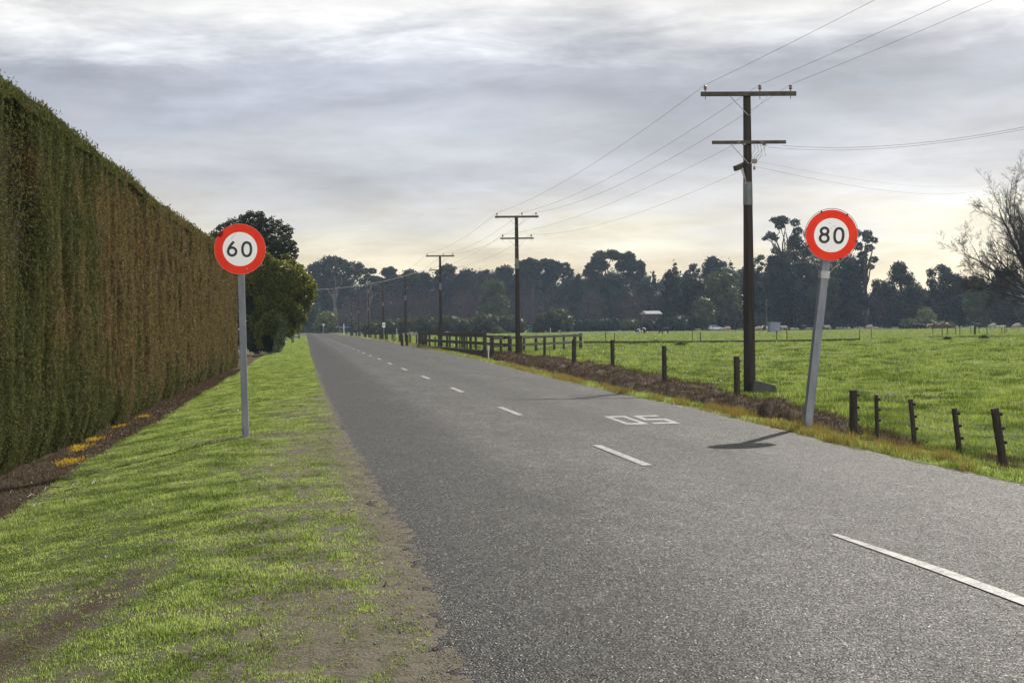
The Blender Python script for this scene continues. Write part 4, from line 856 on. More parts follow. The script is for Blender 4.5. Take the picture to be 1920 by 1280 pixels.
def sign(basepx, z_b, discpx, text, strokes, label, post_w, frame=False, tilt=0.0, dY=0.0):
    b = at_z(*basepx, z_b); g = gz(b[0], b[1]); q = at_y(*discpx, b[1] + dY); R = .40
    o = thing('speed_sign', label, 'road sign', (b[0], b[1], g))
    loc = Vector((q[0] - b[0], dY, q[2] - g)); yaw = math.atan2(q[0], q[1]) * .9
    # the post stops behind the plate
    axis = (loc - Vector((0, 0, 0))).normalized(); top = loc + axis * .30 + Vector((0, .15, 0)); bot = -axis * .35 + Vector((0, .15, 0))
    mb = MB(); mb.bar(bot, top, post_w, post_w); post = mb.build('post', POSTM, o, bevel=.006)
    pl = bpy.data.objects.new('sign_plate', None)
    d = MB(); d.disc((0, 0, 0), R, .004, 72); plate = d.build('sign_plate', ALU, o); plate.location = loc; plate.rotation_euler = (0, 0, -yaw)
    bpy.data.objects.remove(pl)
    e = MB(); e.disc((0, -.0015, 0), R - .002, .001, 72, R * .672); e.build('red_ring', RED, plate)
    e = MB(); e.disc((0, -.0015, 0), R * .67, .001, 64); e.build('white_face', WHITE, plate)
    for ch, cx, w, h, st in strokes: digit(ch, cx * R, w * R, h * R, st * R, -.006, plate, tilt)
    if frame:
        f = MB(); ring = [(math.cos(a) * (R + .012), .0, math.sin(a) * (R + .018)) for a in [2 * math.pi * i / 60 for i in range(60)]]; f.tube(ring, .006, 6, True); f.build('rim_hoop', STEEL, plate)
        for a in (52, 112, 205, 345, 290):
            a = math.radians(a); c = MB(); c.box((math.cos(a) * (R - .002), -.008, math.sin(a) * (R - .002)), (.035, .012, .028), Matrix.Rotation(-a, 3, 'Y')); c.build('clip', BLACK, plate)
        col = loc + axis * -.62 + Vector((0, .15, 0)); k = MB(); k.bar(col - axis * .06, col + axis * .06, post_w + .02, post_w + .02); k.build('collar', STEEL, o, bevel=.004)
        k = MB(); k.tube([col + Vector((.05, -.02, 0)), loc + Vector((.31, .02, -.27))], .006, 6); k.build('brace', STEEL, o); k = MB(); k.tube([col + Vector((-.05, .05, 0)), loc + Vector((-.31, .03, -.27))], .005, 6); k.build('brace', STEEL, o)
        for x, z, l, a in ((-.045, .20, .05, -25), (.02, .145, .06, -8), (.0, .10, .03, 70), (-.09, -.16, .03, 80), (-.07, -.235, .02, 20)):
            a = math.radians(a); s_ = MB(); s_.strip([(x, z), (x + l * math.cos(a), z + l * math.sin(a))], .004, -.0045); s_.build('scratch', STEEL, plate)
    else:
        k = MB(); pts = []
        for i in range(26):
            a = 2 * math.pi * i / 26; r_ = 1 + .13 * math.sin(3 * a + 1) + .1 * math.sin(7 * a); x, z = .058 * math.cos(a) * r_, .034 * math.sin(a) * r_
            an = math.radians(48); pts.append((-.30 + x * math.cos(an) - z * math.sin(an), -.0042, .235 + x * math.sin(an) + z * math.cos(an)))
        k.add(pts, [tuple(range(26))[::-1]]); k.build('scuff_mark', GRIME, plate)
        s_ = MB(); s_.strip([(-.14, .15), (-.10, .20), (-.05, .245)], .004, -.0045); s_.build('scratch', STEEL, plate); s_ = MB(); s_.strip([(.1, -.30), (.12, -.32)], .012, -.0045); s_.build('scratch', STEEL, plate)
        for zz_ in (loc.z - .1, loc.z + .16): bl = MB(); bl.box((loc.x, loc.y + .065, zz_), (.2, .06, .04)); bl.build('bracket', STEEL, o)
    return o
sign((460, 823), -.1, (450, 467), '60', [('6', -.305, .41, .62, .098), ('0', .262, .43, .63, .098)],
     'round red ringed 60 speed sign on a straight grey post in the left grass verge', .105, tilt=math.radians(-1.5), dY=-.06)
sign((1519, 804), -.03, (1559, 441), '80', [('8', -.272, .42, .66, .10), ('0', .285, .43, .66, .10)],
     'round red ringed 80 speed sign on a leaning grey post right of the road', .125, frame=True, tilt=math.radians(-3.5), dY=-.05)

# ---------------------------------------------------------------- power poles and wires
PWOOD = worn('dark_creosoted_pole', (.016, .013, .011), (.042, .035, .028), 2.5, .85, mul=(5, 5, .35), bmp=.7, bd=.01)
ARMW = worn('lichened_crossarm', (.03, .029, .022), (.085, .082, .06), 5, .9, bmp=.6, bd=.008)
SLEEVE = worn('pale_pole_sleeve', (.09, .105, .108), (.15, .165, .17), 6, .6, bmp=.1)
CERAM = worn('brown_insulator', (.05, .03, .022), (.16, .12, .10), 20, .2, bmp=0)
CONC = worn('grey_concrete', (.045, .045, .043), (.09, .09, .085), 5, .85, bmp=.4, bd=.01)
POLES = [(1405, 1397, 43.2, 8.62), (971, 965, 94.5, 8.9), (827, 824, 145, 8.75), (761, 760, 196, 8.7), (719, 719, 247, 8.6), (692, 692, 298, 8.5), (673, 672, 350, 8.4), (660, 659, 402, 8.3), (650, 649, 455, 8.2)]
PLAB = ['tall dark power pole nearest the camera with two crossarms and a third angled arm', 'second nearest power pole, standing by the timber rails', 'third nearest power pole, behind the timber rail fence',
        'fourth nearest power pole, right of the white notice board', 'fifth nearest power pole, behind the small white notice board', 'sixth nearest power pole along the road', 'seventh nearest power pole along the road', 'eighth nearest power pole, small in the distance', 'farthest power pole by the road end']
ARM_DIR = Vector((1.0, -.10, 0)).normalized()
PT = []
def insulator(parent, p, s=1.0):
    mb = MB(); prof = [(0, .014), (.06, .014), (.06, .03), (.085, .058), (.10, .035), (.12, .055), (.14, .035), (.155, .05), (.175, .042), (.195, .02), (.2, .004)]
    mb.tube([p + Vector((0, 0, z * s)) for z, r in prof], [r * s for z, r in prof], 8); mb.tube([p + Vector((0, 0, -.22)), p], .01, 5)
    return mb.build('insulator', CERAM, parent, smooth=True)
for i, (bx, tx, dep, H_) in enumerate(POLES):
    p = at_d(bx, 650, dep); g = gz(p[0], p[1]); q = at_d(tx, 500, dep)
    o = thing('power_pole', PLAB[i], 'power pole', (p[0], p[1], g), group='power poles along the right of the road')
    topz = (CAMH + 7.0) if i else CAMH + 6.68
    Ht = topz - g; lean = Vector((0, 0, Ht)); w0, w1 = (.36, .215) if i == 0 else (.34, .22)
    mb = MB(); mb.bar((0, 0, -.4), lean, w0, w0 * .92, 8, w1, w1 * .92); mb.bar(lean, lean + Vector((0, 0, .03)), w1 * .8, w1 * .8, 8, .05, .05); mb.build('shaft', PWOOD, o, bevel=.0)
    sb = MB(); zs = Ht * .625 if i == 0 else Ht * .62; f = 1 - zs / Ht; wm = w1 + (w0 - w1) * f; sb.bar((0, 0, zs), (0, 0, zs + .66), wm + .012, wm * .92 + .012, 8, wm - .002, wm * .92 - .002); sb.build('pale_sleeve', SLEEVE, o)
    def arm(z, L_, th, ins, br, yoff=-.16):
        a = MB(); cL = Vector((0, yoff, z)); a.bar(cL - ARM_DIR * L_ / 2, cL + ARM_DIR * L_ / 2, th * .75, th); ob = a.build('crossarm', ARMW, o, bevel=.006)
        pts = []
        for x in ins: ipt = cL + ARM_DIR * x + Vector((0, 0, th / 2)); insulator(ob, ipt); pts.append(Vector((p[0], p[1], g)) + ipt + Vector((0, 0, .2)))
        for s_ in (-1, 1):
            bb = MB(); bb.bar(cL + ARM_DIR * s_ * br + Vector((0, -.05, -th / 2)), Vector((s_ * .02, yoff - .02, z - .62)), .04, .012); bb.build('arm_brace', STEEL, o)
        return pts
    P1 = arm(Ht - .06, 2.76, .125, (-1.25, .33, 1.22), .56)
    z2 = Ht - 1.45 if i == 0 else Ht - 1.42
    P2 = arm(z2, 2.12 if i else 2.14, .095, (-.9, .9) if i else (), .55)
    if i == 0:
        bz = Vector((0, -.1, Ht - 2.05)); a = MB(); a.bar(bz + Vector((-.42, -.05, -.16)), bz + Vector((.12, .30, .06)), .12, .15); a.build('angled_arm', ARMW, o, bevel=.006)
        k = MB(); k.bar(bz + Vector((-.22, -.1, -.14)), bz + Vector((-.07, 0, -.58)), .03, .012); k.build('arm_brace', STEEL, o); k = MB(); k.bar(bz + Vector((-.20, .12, -.12)), bz + Vector((-.07, .05, -.56)), .03, .012); k.build('arm_brace', STEEL, o)
        for x, y, z, dx, dy, dz in [(x, -.25, z2 + z, .10, .05, .05) for x, z in ((-.33, -.02), (-.17, -.07), (.36, -.01), (.42, -.08), (.30, .02))] + [(.15, -.2, Ht - 2.0, .12, .1, .12), (.14, -.2, Ht - 2.2, .05, .06, .09), (-.13, -.2, Ht - 2.62, .04, .05, .14)]:
            tr_ = MB(); tr_.box((x, y, z), (dx, dy, dz)); tr_.build('wire_clamp', CERAM, o, bevel=.006)
        for k_ in range(4):
            jw = MB(); x0 = .1 + .1 * k_; jw.tube([(x0, -.26, z2 - .03), (x0 + .05, -.28, z2 - .22 - .06 * k_), (x0 - .06, -.26, z2 - .38), (.12, -.22, z2 - .52 - .05 * k_)], .005, 4); jw.build('jumper_wire', PWOOD, o)
        P2 = [Vector((p[0], p[1], g)) + Vector((-.3, -.25, z2)), Vector((p[0], p[1], g)) + Vector((-.3, -.25, Ht - 2.3))]
    PT.append((P1, P2))
WIRE = worn('wire_grey', (.10, .10, .11), (.16, .16, .17), 1, .6, bmp=0)
WIREB = worn('bright_aluminium_wire', (.4, .4, .4), (.5, .5, .5), 1, .5, metal=.3, bmp=0)
def span(a, b, sag, k=14): return [a.lerp(b, t) - Vector((0, 0, 4 * sag * t * (1 - t))) for t in [i / k for i in range(k + 1)]]
for j, lab in enumerate(['power line strung over the left ends of the top crossarms', 'power line strung over the middle insulators of the top crossarms', 'power line strung over the right ends of the top crossarms']):
    a = PT[0][0][j]; st = a + (a - PT[1][0][j]) * .95 + Vector((1.2, 0, .25)); path = span(st, a, .35)
    for k in range(len(PT) - 1): path += span(PT[k][0][j], PT[k + 1][0][j], .45 + .1 * j)[1:]
    mb = MB(); mb.tube(path, [.0032 + .00003 * max(0, q.y) for q in path], 5); tag(mb.build('power_line', WIRE), lab, 'power line', 'overhead conductors')
for j, lab in enumerate(['lower power line running from the inner left of the second crossarm', 'lower power line running from below the angled arm']):
    path = span(PT[0][1][j], PT[1][1][j], .5)
    for k in range(1, len(PT) - 1): path += span(PT[k][1][j], PT[k + 1][1][j], .5)[1:]
    mb = MB(); mb.tube(path, [.0024 + .000025 * max(0, q.y) for q in path], 5); tag(mb.build('power_line', WIRE), lab, 'power line', 'overhead conductors')
pp = at_d(1405, 650, 43.2); P0 = Vector((pp[0], pp[1], gz(pp[0], pp[1])))
for (sx, sy), (ex, ey, ed), sag, lab, th in (((1467, 273), (1990, 224, 30), .25, 'upper of two service wires leaving the second crossarm to the right', .004), ((1440, 276), (1990, 228, 30.5), .28, 'lower of two service wires leaving the second crossarm to the right', .0035),
      ((1405, 300), (1850, 344, 120), .5, 'upper of two thin wires falling away right toward the bare tree', .003), ((1405, 310), (1830, 358, 118), .5, 'lower of two thin wires falling away right toward the bare tree', .0045)):
    a = Vector(at_d(sx, sy, 43).tolist()); b = Vector(at_d(ex, ey, ed).tolist()); mb = MB(); path = span(a, b, sag, 24)
    mb.tube(path, th, 5); tag(mb.build('service_wire', WIRE), lab, 'service wire', 'service wires')
a = PT[2][1][0]; b = Vector(at_d(500, 542, 118).tolist()); mb = MB(); mb.tube(span(a, b, .75, 20), .013, 5); tag(mb.build('service_wire', WIREB), 'bright wire sagging across the road from the third power pole to the left trees', 'service wire', 'service wires')
# block leaning at the foot of the nearest pole
mb = MB(); q = at_d(1434, 733, 42.6); gq = gz(q[0], q[1]); mb.add([(q[0] - .42, q[1] - .1, gq - .12), (q[0] + .40, q[1] - .1, gq - .12), (q[0] + .30, q[1] - .05, gq + .20), (q[0] - .30, q[1] - .02, gq + .36), (q[0] - .42, q[1] + .12, gq - .12), (q[0] + .40, q[1] + .12, gq - .12), (q[0] + .30, q[1] + .12, gq + .20), (q[0] - .30, q[1] + .12, gq + .36)],
   [(0, 1, 2, 3), (5, 4, 7, 6), (1, 5, 6, 2), (4, 0, 3, 7), (3, 2, 6, 7), (4, 5, 1, 0)])
tag(mb.build('concrete_block', CONC, bevel=.015), 'wedge shaped grey block leaning at the foot of the nearest power pole', 'block')

# ---------------------------------------------------------------- fences
FPOST = worn('dark_fence_timber', (.018, .014, .012), (.055, .044, .034), 4, .88, mul=(4, 4, .5), bmp=.6, bd=.008, c3=(.11, .115, .075))
FWIRE = worn('fence_wire', (.16, .16, .16), (.28, .28, .28), 1, .4, metal=.4, bmp=0)
def wire_fence(label, posts, zref, nwire=5, clips=True, tops=None, hgt=None, wr=.0024):
    """posts: (base px, base py, top px, top py, width px) in the photo's frame, set on the ground there"""
    o = None; tp = []
    for i, (bx, by, tx, ty, w) in enumerate(posts):
        b = at_z(bx, by, zref); g = gz(b[0], b[1]); dep = float((b - np.array([0, 0, CAMH])) @ fw); t = at_y(tx, ty, b[1])
        if o is None: o = thing('wire_fence', label, 'fence', (b[0], b[1], g)); O = Vector((b[0], b[1], g))
        B = Vector((b[0], b[1], g)) - O; T = Vector((t[0], t[1], t[2])) - O; wd = w * dep / F; ax = (T - B).normalized()
        mb = MB(); mb.bar(B - ax * .4, T, wd * 1.02, wd * .95, 8, wd * .94, wd * .9); po = mb.build('post', FPOST, o, bevel=.004)
        if clips and dep < 75:
            for f in (.9, .66, .42):
                c = MB(); cp = B.lerp(T, f) + Vector((wd * .55, -.01, 0)); c.tube([cp + Vector((-.02, 0, 0)), cp + Vector((.012, 0, 0)), cp + Vector((.028, 0, 0))], [.018, .026, .014], 6); c.build('insulator', BLACK, po)
        tp.append((B, T, wd))
    for k in range(nwire):
        f = .93 - .84 * k / (nwire - 1); path = []
        pts = [B.lerp(T, f) + Vector((wd * .62, 0, 0)) for B, T, wd in tp]
        for a, b in zip(pts[:-1], pts[1:]): path += span(a, b, .02, 6)[(1 if path else 0):]
        mb = MB(); mb.tube(path, [wr + .00004 * max(0, (q + O).y) for q in path], 4); mb.build('wire', FWIRE, o)
    return o
wire_fence('near wire fence right of the 80 sign with one thick post and leaning thinner posts', [(1600, 813, 1600, 731, 15.5), (1645, 822, 1643, 740, 8), (1716, 846, 1707, 748, 9.5), (1801, 866, 1789, 765, 11), (1882, 876, 1865, 765, 16.5), (2035, 930, 2012, 790, 13), (2260, 1010, 2225, 830, 15)], -.22)
wire_fence('wire fence on the brown bank between the nearest power pole and the timber rails', [(1382, 748, 1381, 668, 12), (1246, 715, 1245, 648, 9.5), (1149, 695, 1148, 637, 8), (1076, 687, 1076, 637, 8.5), (1021, 674, 1021, 631, 5.5), (977, 668, 976, 629, 6), (939, 667, 939, 632, 4.5)], -.33)
fp = []
for k in range(44):
    Y = 116 + k * 5.1; X = float(Fx(Y)) + .15 * math.sin(k * 2.1)
    fp.append((X, Y))
def line_fence(label, pts, h, w, nwire=3, thick=(), cat='fence', rs=random.Random(9)):
    x0, y0 = pts[0]; O = Vector((x0, y0, gz(x0, y0))); o = thing('wire_fence', label, cat, O); tops = []
    for i, (x, y) in enumerate(pts):
        g = gz(x, y); ww = w * (2.6 if i in thick else rs.uniform(.8, 1.2)); hh = h * rs.uniform(.9, 1.08) * (1.12 if i in thick else 1)
        B = Vector((x, y, g)) - O; T = B + Vector((rs.uniform(-.05, .05), rs.uniform(-.05, .05), hh)); mb = MB(); mb.bar(B - Vector((0, 0, .3)), T, ww, ww * .95, 6, ww * .92); mb.build('post', FPOST, o); tops.append((B, T))
    for k in range(nwire):
        f = .92 - .7 * k / max(1, nwire - 1); mb = MB(); mb.tube([B.lerp(T, f) + Vector((-.05, 0, 0)) for B, T in tops], .0025, 3); mb.build('wire', WIRE, o)
    return o
line_fence('long wire fence of small posts running beside the road into the distance', fp, 1.1, .15, thick=(5, 6, 12, 20, 30))
def px_line(lst, dep): return [tuple(float(c) for c in at_d(px, 630, dep + dd)[:2]) for px, dd in lst]
line_fence('short fence of thin posts in the middle paddock beside the dark timber edging', px_line([(1136, 4), (1152, -3), (1298, 0), (1313, -8), (1456, 4), (1476, -6), (1612, 0), (1634, 6)], 165), 1.12, .10, 2)
line_fence('far paddock fence of thin posts at the right, one doubled, one leaning', px_line([(1749, 0), (1766, -22), (1776, 8), (1792, 12), (1800, 0), (1820, 22), (1828, 2), (1836, 12), (1851, 0), (1878, 2), (1884, 14), (1888, 20), (1925, 5), (1960, 5)], 205), 1.1, .11, 2, thick=(6,))
RAILW = worn('dark_timber_rails', (.020, .018, .015), (.058, .052, .043), 2, .85, mul=(2, 2, 2), bmp=.5, bd=.008)
def rail_fence(label, pts, posts, rails, h=1.25, beam=None, pw=.17):
    (xa, ya), (xb, yb) = pts; A = Vector((xa, ya, gz(xa, ya))); Bv = Vector((xb, yb, gz(xb, yb)))
    zt = max(A.z, Bv.z); A.z = zt; Bv.z = zt; o = thing('rail_fence', label, 'fence', A); d = Bv - A; L_ = d.length; u = d.normalized(); nn = Vector((-u.y, u.x, 0))
    if nn.y > 0: nn = -nn
    for t, hh, w in posts:
        c = d * t; g = gz(A.x + c.x, A.y + c.y) - zt; mb = MB(); mb.bar(c + Vector((0, 0, min(0, g) - .3)), c + Vector((0, 0, hh * h)), w, w * .9); mb.build('post', RAILW, o, bevel=.006)
    for z, hh in rails:
        mb = MB(); mb.bar(nn * (pw / 2 + .02) + Vector((0, 0, z * h)) - u * .08, d + nn * (pw / 2 + .02) + Vector((0, 0, z * h)) + u * .08, .05, hh); mb.build('rail', RAILW, o, bevel=.004)
    if beam:
        mb = MB(); mb.bar(nn * (pw / 2 + .06) + Vector((0, 0, beam)), d + nn * (pw / 2 + .06) + Vector((0, 0, beam)), .14, .34); mb.build('beam', RAILW, o, bevel=.01)
    return o
rail_fence('dark timber rail fence with a bottom beam, just left of the second power pole', ((11.3, 93.6), (9.8, 128.0)),
           [(0, 1.07, .22), (.17, 1, .17), (.25, 1, .15), (.36, 1, .16), (.50, 1, .17), (.60, .98, .17), (.80, 1, .15), (.93, 1, .18), (1, 1.02, .2)], [(.93, .22), (.50, .2)], 1.28, beam=.04)
rail_fence('rear timber rails of the ditch crossing, seen through the front rails', ((13.6, 99), (12.2, 136.0)), [(.0, 1, .18), (.2, 1, .16), (.4, 1, .16), (.6, 1, .16), (.8, 1, .16), (1, 1, .18)], [(.93, .16), (.50, .16)], 1.22)
rail_fence('dark two rail timber fence right of the ditch crossing, behind the second power pole', ((12.3, 98.0), (21.9, 117.5)), [(0, 1.03, .24), (.18, .95, .17), (.32, 1, .16), (.45, 1, .18), (.66, .98, .17), (.78, .98, .15), (.92, 1, .24), (1, 1.04, .22)], [(.90, .18), (.47, .17)], 1.22)

# ---------------------------------------------------------------- cattle
def hide(name, a, b, scale=2.2, thr=.5):
    m, t, bb = pmat(name, .7, .3); v = coords(t)
    n = noise(t, v, scale, 2, .4); t.links.new(mixc(t, ramp(t, n, [(thr - .02, 0.0), (thr + .02, 1.0)]), a, b), bb.inputs['Base Color']); return m
HIDE = dict(black=hide('black_hide', (.012, .011, .011), (.02, .018, .017)), cream=hide('cream_hide', (.26, .22, .165), (.38, .34, .28)), brown=hide('red_brown_hide', (.085, .036, .02), (.13, .055, .03)),
            pied=hide('black_and_white_hide', (.015, .014, .014), (.62, .6, .57), 1.1, .5), brownwhite=hide('brown_and_white_hide', (.22, .09, .04), (.6, .52, .42), 1.6, .52))
def cow_mesh(grazing, rear):
    bm = bpy.data.meshes.new('cow_skeleton')
    vs = [(-.72, 0, 1.12, .30, .34), (-.3, 0, 1.08, .34, .40), (.15, 0, 1.06, .34, .40), (.55, 0, 1.10, .27, .36)]   # rump, belly, chest, shoulder
    es = [(0, 1), (1, 2), (2, 3)]
    if grazing: nk = [(.86, 0, .98, .16, .22), (1.10, 0, .66, .13, .17), (1.22, 0, .40, .13, .13), (1.30, 0, .14, .08, .085)]
    else: nk = [(.84, 0, 1.24, .16, .22), (1.04, 0, 1.40, .13, .15), (1.22, 0, 1.42, .13, .13), (1.45, 0, 1.27, .08, .085)]
    b = len(vs); vs += nk; es += [(3, b), (b, b + 1), (b + 1, b + 2), (b + 2, b + 3)]
    hd = b + 2
    for s_ in (-1, 1):
        k = len(vs); vs.append((nk[2][0] - .06, s_ * .24, nk[2][2] + .08, .05, .03)); es.append((hd, k))
        for (x, att, hind) in ((-.66, 0, True), (.52, 3, False)):
            k = len(vs)
            if hind: vs += [(x, s_ * .20, .86, .17, .13), (x - .10 , s_ * .2, .50, .075, .065), (x - .02, s_ * .2, .26, .055, .055), (x + .0, s_ * .2, .03, .065, .07)]
            else: vs += [(x, s_ * .19, .80, .12, .11), (x + .02, s_ * .19, .45, .07, .07), (x, s_ * .19, .24, .05, .05), (x, s_ * .19, .03, .06, .065)]
            es += [(att, k), (k, k + 1), (k + 1, k + 2), (k + 2, k + 3)]
    k = len(vs); vs += [(-.98, 0, 1.20, .05, .05), (-1.03, 0, .80, .03, .03), (-1.0, 0, .45, .045, .045)]; es += [(0, k), (k, k + 1), (k + 1, k + 2)]
    bm.from_pydata([v[:3] for v in vs], es, []); o = bpy.data.objects.new('tmp', bm); COL.objects.link(o)
    sk = o.modifiers.new('skin', 'SKIN'); sk.use_smooth_shade = True
    for i, v in enumerate(vs): bm.skin_vertices[0].data[i].radius = (v[3], v[4]) ; bm.skin_vertices[0].data[i].use_root = (i == 1)
    ss = o.modifiers.new('sub', 'SUBSURF'); ss.levels = 1; ss.render_levels = 1
    dg = bpy.context.evaluated_depsgraph_get(); me = bpy.data.meshes.new_from_object(o.evaluated_get(dg)); bpy.data.objects.remove(o); me.name = 'cow'
    for p_ in me.polygons: p_.use_smooth = True
    return me
CM = [cow_mesh(False, False), cow_mesh(True, False)]
COWS = [ # px, feet py, length px, colour, pose, facing (1 = right), label
 (1202, 625, 21, 'pied', 1, -1, 'black and white cow with its head down, leftmost of the herd'), (1246, 623, 18, 'black', 1, -1, 'black cow grazing, second from the left of the herd'),
 (1363, 624, 16, 'cream', 1, -1, 'dusty cream cow grazing just left of the nearest power pole'), (1421, 621, 16, 'cream', 1, -1, 'pale cow with its head down, left of the small grey shed'),
 (1434, 620, 14, 'pied', 0, 1, 'black and white cow standing against the left side of the small grey shed'), (1470, 621, 15, 'cream', 0, -1, 'cream cow standing just right of the small grey shed'),
 (1507, 620, 13, 'black', 0, 1, 'black cow between the cream cow and the leaning sign post'), (1551, 617, 14, 'cream', 0, -1, 'cream cow half hidden by the leaning sign post'),
 (1630, 616, 15, 'cream', 1, -1, 'pale cow grazing alone right of the leaning sign post'), (1691, 617, 9, 'black', 0, 0, 'black cow seen end on, left of the black trio'),
 (1716, 617, 10, 'black', 0, 0, 'black cow, left one of the close black trio'), (1723, 617, 9, 'black', 0, 0, 'black cow, middle one of the close black trio'), (1730, 617, 10, 'black', 1, 1, 'black cow, right one of the close black trio'),
 (1742, 617, 9, 'brownwhite', 0, 0, 'brown and white cow facing the camera, right of the black trio'), (1759, 618, 14, 'brown', 1, -1, 'red brown cow grazing to the left, right of the black trio'),
 (1776, 618, 12, 'brown', 1, 1, 'red brown cow grazing to the right'), (1834, 616, 12, 'black', 1, -1, 'black cow behind the doubled far fence post'),
 (1861, 615, 16, 'cream', 1, -1, 'cream cow grazing beyond the far fence at the right'), (1906, 617, 19, 'cream', 1, -1, 'cream cow grazing at the right edge of the picture')]
for px, py, ln, colr, pose, face, lab in COWS:
    dep = 2.05 * F / ln if face else 400.0; dep = min(max(dep, 300), 425); p = at_d(px, py, dep); g = gz(p[0], p[1])
    o = bpy.data.objects.new('cow', CM[pose].copy()); o.data.materials.clear(); o.data.materials.append(HIDE[colr]); COL.objects.link(o)
    o.location = (p[0], p[1], g); o.rotation_euler = (0, 0, {1: -.15, -1: math.pi + .15, 0: -math.pi / 2 + .3}[face]); tag(o, lab, 'cow', 'cattle in the far paddock')

# ---------------------------------------------------------------- car, sheds, house, small signs
def mat1(name, c, rough=.5, spec=.5, metal=0): m, t, b = pmat(name, rough, spec, metal); n = noise(t, coords(t), 3, 3); t.links.new(ramp(t, n, [(.3, tuple(x * .88 for x in c)), (.7, c)]), b.inputs['Base Color']); return m
CARP = mat1('silver_blue_car_paint', (.46, .50, .60), .25, .6); GLASS = mat1('dark_car_glass', (.03, .035, .04), .08, .8); RUB = mat1('tyre_rubber', (.02, .02, .02), .8)
def car():
    p = at_d(1342, 616, 455); g = gz(p[0], p[1]); o = thing('parked_car', 'pale silver blue hatchback parked at the far paddock edge', 'car', (p[0], p[1], g), .05)
    prof = [(-2.15, .35), (-2.2, .8), (-2.1, 1.05), (-1.75, 1.48), (-1.3, 1.6), (0, 1.6), (.45, 1.45), (1.15, 1.05), (1.95, .92), (2.2, .7), (2.2, .35)]
    mb = MB(); n = len(prof); vs = []
    for y, k, dz in ((-.86, .94, 0), (-.9, 1, 0), (.9, 1, 0), (.86, .94, 0)):
        for x, z in prof: ins = .16 * max(0, (z - 1.0) / .6); vs.append((x * (1 if k == 1 else .985), y * (1 - ins), .35 + (z - .35) * (1 if k == 1 else .985)))
    fs = [tuple(range(n)), tuple(range(3 * n, 4 * n))[::-1]]
    for r_ in range(3):
        for i in range(n): j = (i + 1) % n; fs.append((r_ * n + i, (r_ + 1) * n + i, (r_ + 1) * n + j, r_ * n + j))
    mb.add(vs, fs); mb.build('body', CARP, o)
    for s_ in (-1, 1):
        for (x0, x1, x2, x3) in ((-1.75, -1.55, -.62, -.62), (-.54, -.54, .35, .95)):
            w = MB(); yb, yt = s_ * .915, s_ * .80; t_ = .02 * s_; w.add([(x0, yb, 1.06), (x3, yb, 1.06), (x2, yt, 1.50), (x1, yt, 1.50), (x0, yb - t_, 1.06), (x3, yb - t_, 1.06), (x2, yt - t_, 1.50), (x1, yt - t_, 1.50)], [(0, 1, 2, 3), (7, 6, 5, 4), (0, 4, 5, 1), (1, 5, 6, 2), (2, 6, 7, 3), (3, 7, 4, 0)]); w.build('window', GLASS, o)
        for x in (-1.35, 1.35):
            w = MB(); w.tube([(x, s_ * .72, .33), (x, s_ * .93, .33)], .33, 18); wh = w.build('wheel', RUB, o); r2 = MB(); r2.tube([(x, s_ * .90, .33), (x, s_ * .945, .33)], .2, 12); r2.build('rim', STEEL, wh)
        w = MB(); w.box((2.17, s_ * .66, .78), (.1, .3, .14)); w.build('headlight', WHITE, o)
    w = MB(); w.add([(.52, -.72, 1.44), (.52, .72, 1.44), (1.12, .8, 1.09), (1.12, -.8, 1.09)], [(0, 3, 2, 1)]); w.build('windscreen', GLASS, o)
car()
def house():
    p = at_d(1221, 598, 500); g = gz(p[0], p[1]); o = thing('house', 'small brown walled house with a pale shining roof among the trees', 'house', (p[0], p[1], g), .1)
    W_, D_, H_ = 5.2, 6, at_d(1221, 588, 500)[2] - g; mb = MB(); mb.box((0, 0, H_ / 2), (W_, D_, H_)); mb.build('wall', mat1('brown_wall', (.09, .06, .055), .8), o)
    r = MB(); r.add([(-W_ / 2 - .3, -D_ / 2 - .4, H_ - .05), (W_ / 2 + .3, -D_ / 2 - .4, H_ - .05), (W_ / 2 + .3, 0, H_ + .95), (-W_ / 2 - .3, 0, H_ + .95), (W_ / 2 + .3, D_ / 2 + .4, H_ - .05), (-W_ / 2 - .3, D_ / 2 + .4, H_ - .05),
        (-W_ / 2 - .3, -D_ / 2 - .4, H_ - .2), (W_ / 2 + .3, -D_ / 2 - .4, H_ - .2), (W_ / 2 + .3, D_ / 2 + .4, H_ - .2), (-W_ / 2 - .3, D_ / 2 + .4, H_ - .2)],
        [(0, 1, 2, 3), (3, 2, 4, 5), (6, 7, 1, 0), (8, 9, 5, 4), (7, 8, 4, 2, 1), (9, 6, 0, 3, 5), (6, 9, 8, 7)]); r.build('roof', mat1('pale_iron_roof', (.42, .42, .43), .3, .7, .3), o)
    w = MB(); w.box((-1.2, -D_ / 2 - .03, H_ * .62), (1.1, .08, 1.0)); w.build('window', GLASS, o); w = MB(); w.box((1.2, -D_ / 2 - .03, H_ * .5), (.9, .08, 2.0)); w.build('door', mat1('dark_door', (.05, .04, .04)), o)
house()
def shed():
    p = at_d(1451, 621, 345); g = gz(p[0], p[1]); o = thing('small_shed', 'small blue grey box shaped shed with overhanging lid roof among the cattle', 'shed', (p[0], p[1], g), .06)
    m = mat1('blue_grey_cladding', (.17, .20, .25), .6); mb = MB(); mb.box((0, 0, 1.15), (2.35, 2.0, 2.25)); mb.build('wall', m, o)
    mb = MB(); mb.box((.05, 0, 2.33), (2.75, 2.4, .12), Matrix.Rotation(.03, 3, 'Y')); mb.build('roof', mat1('grey_lid', (.13, .13, .14), .5), o)
    mb = MB(); mb.box((-.5, -1.02, 1.0), (.8, .06, 1.9)); mb.build('door', mat1('blue_grey_door', (.14, .17, .21), .6), o)
shed()
